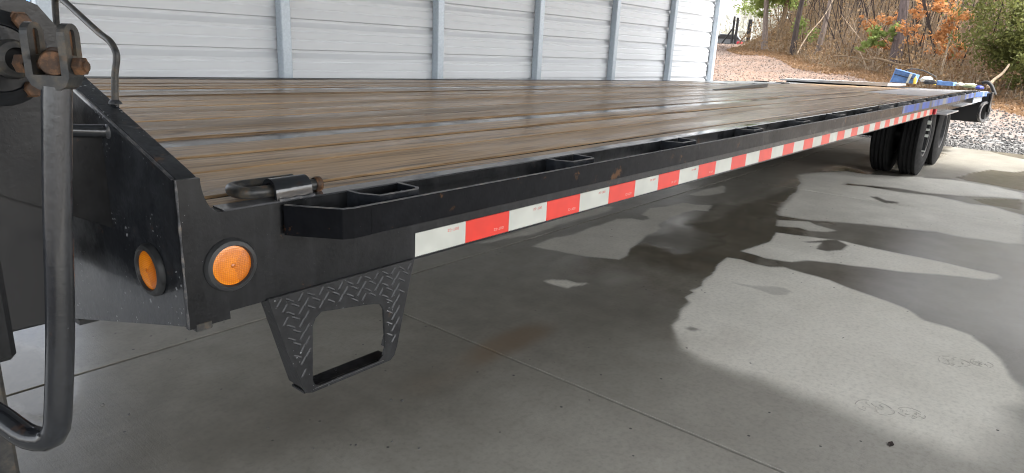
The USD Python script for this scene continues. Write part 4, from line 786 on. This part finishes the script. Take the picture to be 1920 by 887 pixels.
# ------------------------------------------------------------------ wood
R3 = np.random.default_rng(17)
def branchy(base, top, r0, r1, nb, blen, mt_twigs=True, start=.25, seed=0, spread=1.0):
    r = np.random.default_rng(seed); base, top = np.array(base), np.array(top); L = np.linalg.norm(top-base)
    t = np.linspace(0, 1, 10); j = (np.c_[meshkit.fbm(np.c_[t*3, t*0+seed, t*0], 3, 1), meshkit.fbm(np.c_[t*3, t*0+seed, t*0+9], 3, 2), t*0+.5]-.5)*L*.06*np.minimum(t*4, 1)[:, None]
    P = base+(top-base)*t[:, None]+j; rad = r0+(r1-r0)*t; rad[0] *= 1.35
    tr_ = tube(P, rad, 9, caps=False); br, tips = [], []
    for _ in range(nb):
        u = r.uniform(start, .98); p = base+(top-base)*u+np.array([np.interp(u, t, j[:, k]) for k in range(3)])
        a = r.uniform(0, 2*PI); l = blen*r.uniform(.5, 1.1)*(1.1-u*.6); el = r.uniform(.1, .9)
        d = np.array([math.cos(a)*math.cos(el), math.sin(a)*math.cos(el), math.sin(el)])*spread; d /= np.linalg.norm(d)
        q = [p, p+d*l*.35+[0, 0, .02*l], p+d*l*.7+r.normal(0, .05, 3)*l, p+d*l+r.normal(0, .09, 3)*l+[0, 0, .1*l]]
        rr = (r0+(r1-r0)*u)*.16; br.append(tube(q, [rr, rr*.7, rr*.45, rr*.2], 4, caps=False)); tips += [q[2], q[3]]
        for _ in range(3):
            s_ = q[1]+(q[3]-q[1])*r.random(); d2 = d+r.normal(0, .6, 3); d2 /= np.linalg.norm(d2)
            e = s_+d2*l*r.uniform(.25, .5); br.append(tube([s_, (s_+e)/2+r.normal(0, .03, 3)*l, e], [rr*.35, rr*.25, rr*.1], 3, caps=False)); tips.append(e)
    return tr_, (cat3(*br) if br else None), np.array(tips) if tips else None
def leaves(c, size, seed, n_up=.3):
    r = np.random.default_rng(seed); n = len(c); c = np.asarray(c)
    a = r.normal(size=(n, 3)); a /= np.linalg.norm(a, axis=1, keepdims=True); b = r.normal(size=(n, 3)); b -= a*(a*b).sum(1, keepdims=True); b /= np.linalg.norm(b, axis=1, keepdims=True)
    s = size*r.uniform(.6, 1.3, (n, 1)); nn = np.cross(a, b)
    V = np.stack([c-a*s, c+b*s*.5+nn*s*.15, c+a*s, c-b*s*.5+nn*s*.15], 1).reshape(-1, 3); i = np.arange(n)*4
    return T3(V, np.vstack([np.stack([i, i+1, i+2], 1), np.stack([i, i+2, i+3], 1)]))
def blob(o, r, n, seed, clumps=9):
    rr = np.random.default_rng(seed); o = np.array(o); cs = o+rr.normal(size=(clumps, 3))*np.array(r)*.55; k = rr.integers(0, clumps, n)
    return cs[k]+rr.normal(size=(n, 3))*np.array(r)*.24*rr.uniform(.5, 1.3, clumps)[k][:, None]
def gz(x, y): return float(terrain(x, y)+.0)-.12
TREES = [  # name, x, y, lean x, lean y, radius, height, bark, label
 ('pine_tree', 26.36, 9.45, -.036, .098, .091, 13, M_bgrey, 'grey straight trunk nearest the carport corner post, under yellow-green needles'),
 ('leaning_tree', 27.43, 9.42, .067, -.199, .075, 11, M_bbrown, 'brown trunk leaning right just behind the grey trunk by the carport'),
 ('forest_tree', 25.25, 8.06, -.013, .040, .085, 12, M_bdark, 'dark slim trunk with a burl, standing at the top of the clay bank'),
 ('forked_tree', 24.03, 6.89, .011, -.040, .070, 12, M_bgrey, 'slim grey trunk with a pale dead branch leaning across its foot'),
 ('forest_tree', 26.05, 7.10, .022, -.083, .113, 13, M_bbrown, 'broad brown trunk set back behind the forked grey trunk'),
 ('forest_tree', 28.20, 6.78, -.007, .028, .129, 14, M_bdark, 'thick dark trunk deep in the wood left of the orange leaves'),
 ('forest_tree', 21.62, 4.08, .007, -.038, .118, 14, M_bmauve, 'large mauve-grey trunk rising directly behind the blue steel box'),
 ('forest_tree', 27.47, 5.40, -.005, .026, .131, 14, M_bdark, 'dark trunk half hidden behind the large mauve-grey trunk'),
 ('forest_tree', 23.66, 4.05, -.001, .003, .104, 13, M_bdark, 'dark purple trunk just right of the large mauve-grey trunk'),
 ('forest_tree', 22.23, 3.46, -.005, .033, .067, 11, M_bbrown, 'slim olive-brown trunk among orange leaves right of the blue box'),
 ('young_tree', 20.32, 2.72, -.025, .10, .023, 6, M_bdark, 'thin dark sapling stem with orange leaf sprays over the trailer tail'),
 ('dead_sapling', 19.32, 2.61, .009, -.065, .026, 4, M_bpale, 'pale bare twisted sapling behind the trailer tail'),
]
for i, (nm, x, y, lx, ly, r, h, bk, lab) in enumerate(TREES):
    o = thing(nm, lab, 'tree', (x, y, gz(x, y))); b = np.array([x, y, gz(x, y)-.1]); t = b+np.array([lx*.5, ly*.5, 1])*h
    k = h < 7
    tk, br, tips = branchy(b, t, r*1.1, r*.25, 24 if not k else 14, 2.0 if not k else 1.0, seed=40+i, start=.22 if not k else .2)
    obj('trunk', tk, bk, o, smooth=60); obj('branches', br, M_btwig if not bk is M_bpale else M_bpale, o)
    if nm == 'pine_tree':
        c = np.vstack([blob((x-.3+dx, y+1.2+dy, gz(x, y)+dzz), (.9, .9, .45), 1500, 60+q) for q, (dx, dy, dzz) in enumerate([(1.4, -.5, 1.75), (1.2, -.8, 2.1), (.6, -1.2, 2.4), (.9, -.3, 2.7), (0, 0, 4.5), (0, -1, 6), (0, -.8, 8)])])
        obj('needles', leaves(c, .07, 3), M_lgreen, o)
    elif nm == 'young_tree':
        c = np.vstack([blob(p, rr, 260, 70+q) for q, (p, rr) in enumerate([((19.34, 2.47, 2.12), (.3, .30, .22)), ((19.5, 2.75, 1.8), (.25, .28, .2)), ((20.2, 3.0, 2.5), (.3, .3, .2)), ((20.0, 2.6, 1.5), (.2, .25, .2))])]); obj('leaves', leaves(c, .055, 4), M_lorange, o)
    else: 
        if tips is not None and not k: obj('leaves', leaves(tips[R3.integers(0, len(tips), 260)]+R3.normal(0, .15, (260, 3)), .05, 100+i), M_lbrush, o)
# shrubs
def shrub(nm, lab, cat, x, y, h, clusters, lm, size, n, bk=M_btwig, stems=5, seed=0):
    o = thing(nm, lab, cat, (x, y, gz(x, y))); r = np.random.default_rng(seed); g = gz(x, y); S = []
    for q in range(stems):
        e = np.array([x, y, g])+np.array([r.normal(0, .35), r.normal(0, .35), h*r.uniform(.7, 1.1)]); S.append(tube([(x+r.normal(0, .06), y+r.normal(0, .06), g-.1), (e+[x, y, g])/2+r.normal(0, .08, 3), e], [.018, .012, .004], 4, caps=False))
    obj('stems', cat3(*S), bk, o); obj('leaves', leaves(np.vstack([blob(p, rr, n, seed*13+q) for q, (p, rr) in enumerate(clusters)]), size, seed+1), lm, o)
shrub('beech_sapling', 'sapling holding orange leaves just left of the large mauve-grey trunk', 'sapling', 22.6, 4.75, 1.6, [((22.54, 4.57, 2.33), (.22, .26, .15)), ((22.6, 5.0, 2.1), (.2, .22, .13)), ((22.3, 4.7, 1.6), (.2, .3, .12))], M_lorange, .046, 190, seed=3)
shrub('beech_sapling', 'sapling with a tuft of yellow-orange leaves farther left in the wood', 'sapling', 23.5, 5.45, 1.5, [((23.39, 5.4, 2.22), (.22, .28, .14)), ((23.3, 5.2, 1.95), (.18, .2, .12))], M_lorange, .046, 190, seed=4)
shrub('beech_sapling', 'sapling of orange leaves over the gap right of the large mauve-grey trunk', 'sapling', 21.2, 3.4, 1.9, [((20.7, 3.52, 2.44), (.2, .25, .22)), ((21.24, 3.32, 1.7), (.28, .34, .2)), ((21.0, 3.75, 2.0), (.2, .25, .2)), ((21.0, 3.0, 1.35), (.2, .3, .15))], M_lorange, .046, 190, seed=5)
shrub('green_shrub', 'light green leafy shrub at the foot of the large mauve-grey trunk', 'shrub', 21.5, 4.6, .9, [((21.52, 4.56, 1.78), (.25, .30, .16)), ((21.5, 4.75, 1.6), (.2, .25, .14)), ((21.6, 4.3, 1.9), (.2, .2, .14))], M_lgreen, .055, 330, seed=6)
shrub('green_shrub', 'green shrub half seen between the slim dark trunk and the forked trunk', 'shrub', 25.7, 7.9, 1.0, [((25.78, 8.02, 2.2), (.3, .3, .25)), ((25.6, 7.6, 1.9), (.3, .3, .2))], M_lgreen, .06, 260, seed=7)
o = thing('cedar_tree', 'olive-green cedar filling the right edge of the wood', 'tree', (18.9, 1.2, gz(18.9, 1.2)))
tk, br, tips = branchy((18.94, 1.35, gz(18.9, 1.3)-.1), (18.85, 1.42, 3.7), .055, .012, 50, 1.1, seed=91, start=.04); obj('trunk', tk, M_bdark, o, smooth=60); obj('branches', br, M_bdark, o)
c = np.vstack([tips[R3.integers(0, len(tips), 6000)]+R3.normal(0, .13, (6000, 3))*[1, 1, .7], blob((18.45, 1.25, 1.7), (.55, .6, .6), 3800, 92, 22), blob((18.2, .6, 1.3), (.5, .6, .45), 3200, 93, 18), blob((18.0, .2, 1.5), (.6, .6, .7), 3200, 94, 18)]); obj('foliage', leaves(c, .042, 95), M_lcedar, o)
# fallen timber and an old tyre at the wood's edge
def log(nm, lab, a, b, r, bk):
    o = thing(nm, lab, 'log', a); a, b = np.array(a, float), np.array(b, float); t = np.linspace(0, 1, 8)[:, None]; P = a+(b-a)*t+np.sin(t*7)*[0, .03, .04]*np.linalg.norm(b-a)*.5; obj('stem', tube(P, np.linspace(r, r*.6, 8), 9), bk, o, smooth=60); return o
log('fallen_log', 'tan fallen log slanting up in front of the cedar', (17.24, 1.46, .72), (17.76, 1.22, 1.18), .035, M_bpale)
log('fallen_pole', 'long thin fallen pole lying along the foot of the bank wood', (22.04, 5.83, 1.21), (20.9, 4.3, 1.2), .022, M_bbrown)
log('dead_branch', 'pale dead branch leaning against the forked grey trunk', (23.2, 7.25, 1.25), (24.2, 6.6, 3.2), .02, M_bpale)
log('dead_branch', 'grey-brown dead branch lying across the leaf litter behind the blue box', (20.9, 4.5, 1.2), (20.2, 3.4, 1.05), .03, M_bbrown)
# brush and bare saplings: nobody could count them
V, F = [], []; nb = 0
def twigs(n, xr, hgt, seed, r0=.006):
    r = np.random.default_rng(seed); x = r.uniform(*xr, n); y = r.uniform(-.8, 11.0, n); x = XB(y)+x
    ok = (y < 10.3) | (r.random(n) < .2); x, y = x[ok], y[ok]; n = len(x); z = terrain(x, y)-.1
    h = hgt*r.lognormal(0, .45, n); d = np.c_[r.normal(0, .3, n), r.normal(0, .3, n), np.ones(n)]; b = np.c_[x, y, z]; t = b+d*h[:, None]; mid = (b+t)/2+r.normal(0, .06, (n, 3))*h[:, None]
    rad = r0*r.uniform(.6, 1.6, n); a = np.arange(3)*2*PI/3; ring = np.c_[np.cos(a), np.sin(a), 0*a]
    P = np.concatenate([(c[:, None]+ring[None]*(rad*k)[:, None, None]) for c, k in ((b, 1.0), (mid, .8), (t, .3))], 1)
    V = P.reshape(-1, 3); i = (np.arange(n)*9)[:, None]; f = []
    for l in (0, 3):
        for k in range(3): q, s = l+k, l+(k+1) % 3; f += [(i+[q, s, s+3]), (i+[q, s+3, q+3])]
    return T3(V, np.vstack(f))
obj('bare_brush', cat3(twigs(3200, (-.3, 3), .28, 31, .004), twigs(7500, (1.2, 10), .75, 34, .004), twigs(1300, (2.5, 14), 1.6, 32, .006), twigs(150, (4, 16), 6.0, 33, .02)), M_btwig, kind='stuff', label='tangle of bare brown saplings and brush filling the wood')
obj('dark_brush', cat3(twigs(420, (1.0, 9), 3.2, 51, .012), twigs(160, (2, 14), 6.0, 52, .035)), M_bdark, kind='stuff', label='dark thin stems and poles standing through the wood')
n = 30000; r = np.random.default_rng(34); yy = r.uniform(-.8, 11.2, n); u_ = r.random(n); xx = XB(yy)-.4+u_**.9*12; hh = r.random(n)**2.2*(.5+1.7*np.minimum(u_*3, 1))
obj('dry_foliage', leaves(np.c_[xx, yy, terrain(xx, yy)+hh], .05, 35), M_lbrush, kind='stuff', label='dry tan and olive leaves hanging in the undergrowth')
n = 26000; yy = r.uniform(-.9, 11.0, n); xx = XB(yy)-1.6+r.random(n)*9; obj('leaf_litter', leaves(np.c_[xx, yy, zt(xx, yy)+.03], .055, 36), M_llitter, kind='stuff', label='rust-brown fallen leaves covering the bank under the trees')
# far wood behind the bank crest and behind the hill
V = []
r = np.random.default_rng(41); n = 900; ang = r.uniform(-.1, .75, n); D = r.uniform(58, 110, n); x, y = D*np.cos(ang), D*np.sin(ang); h = r.uniform(4, 9, n)*np.where(ang > .38, .55, 1.6)
ms = []
b = np.c_[x, y, np.zeros(n)-1]; t = b+np.c_[r.normal(0, .5, n), r.normal(0, .5, n), h]; a3 = np.arange(4)*PI/2
P = np.concatenate([(c[:, None]+np.c_[np.cos(a3), np.sin(a3), 0*a3][None]*k) for c, k in ((b, .12), (t, .03))], 1).reshape(-1, 3); i = (np.arange(n)*8)[:, None]
f = np.vstack([np.vstack([i+[k, (k+1) % 4, (k+1) % 4+4], i+[k, (k+1) % 4+4, k+4]]) for k in range(4)])
k = r.integers(0, n, 26000); u = r.uniform(.25, 1.0, 26000)[:, None]; c = b[k]+(t[k]-b[k])*u+r.normal(0, .9, (26000, 3))
obj('distant_wood', cat3(T3(P, f), leaves(c, .28, 42)), M_lfar, kind='stuff', label='distant bare wood tinted pale for haze beyond the crest of the bank')
# parked equipment on the crest
def postthing(nm, lab, x, y, z0, z1, wd):
    o = thing(nm, lab, 'post', (x, y, z0)); obj('upright', box(x-wd*.5, x+wd*.5, y-wd*.5, y+wd*.5, z0-.4, z1, .01), M_blackc, o); obj('foot', box(x-wd, x+wd, y-wd*1.6, y+wd*1.6, z0-.4, z0+.05, .01), M_blackc, o)
zc = float(terrain(30.5, 12.4))
o = thing('upright_ramps', 'pair of black loading ramps standing upright on a trailer at the bank crest', 'ramps', (30.5, 12.45, zc))
obj('ramp', box(30.45, 30.55, 12.44, 12.52, zc-.2, 2.79, .01), M_blackc, o); obj('ramp', box(30.45, 30.55, 12.27, 12.36, zc-.2, 2.74, .01), M_blackc, o); obj('stay', tube([(30.5, 12.48, 2.3), (30.5, 12.95, zc+.02)], .035, 8), M_blackc, o); obj('bed', box(30.2, 31.5, 12.3, 13.0, zc-.15, zc+.06, .02), M_blackc, o)
o = thing('upright_ramp', 'single broad black ramp standing upright right of the pair on the crest', 'ramp', (30.8, 11.87, zc)); obj('ramp', box(30.75, 30.85, 11.78, 11.93, zc-.3, 2.68, .01), M_blackc, o); obj('stay', tube([(30.8, 11.9, 2.2), (30.8, 12.3, zc-.05)], .03, 8), M_bbrown, o)
o = thing('parked_car', 'dark parked car with a red tail lamp half hidden behind the carport post', 'car', (34, 14.4, zc))
cx_, cy_, cz_ = 33.6, 14.3, zc-.25
prof = [(-1.0, .0), (1.0, 0), (1.05, .35), (.95, .50), (.55, .55), (.30, .80), (-.55, .80), (-.85, .56), (-1.0, .5)]
obj('body', prism([(a*.9, b) for a, b in prof], (cx_, cy_-.45, cz_), (.3, -.95, 0), Z, (.95, .3, 0), 1.4), M_silver, o); obj('windows', prism([(.50, .57), (.28, .76), (-.5, .76), (-.75, .58)], (cx_-.02, cy_-.45, cz_), (.27, -.855, 0), Z, (.95, .3, 0), 1.45), M_blackc, o)
obj('tail_lamp', box(cx_-.1, cx_+.1, cy_-1.10, cy_-.85, cz_+.28, cz_+.46, .02), M_red, o)
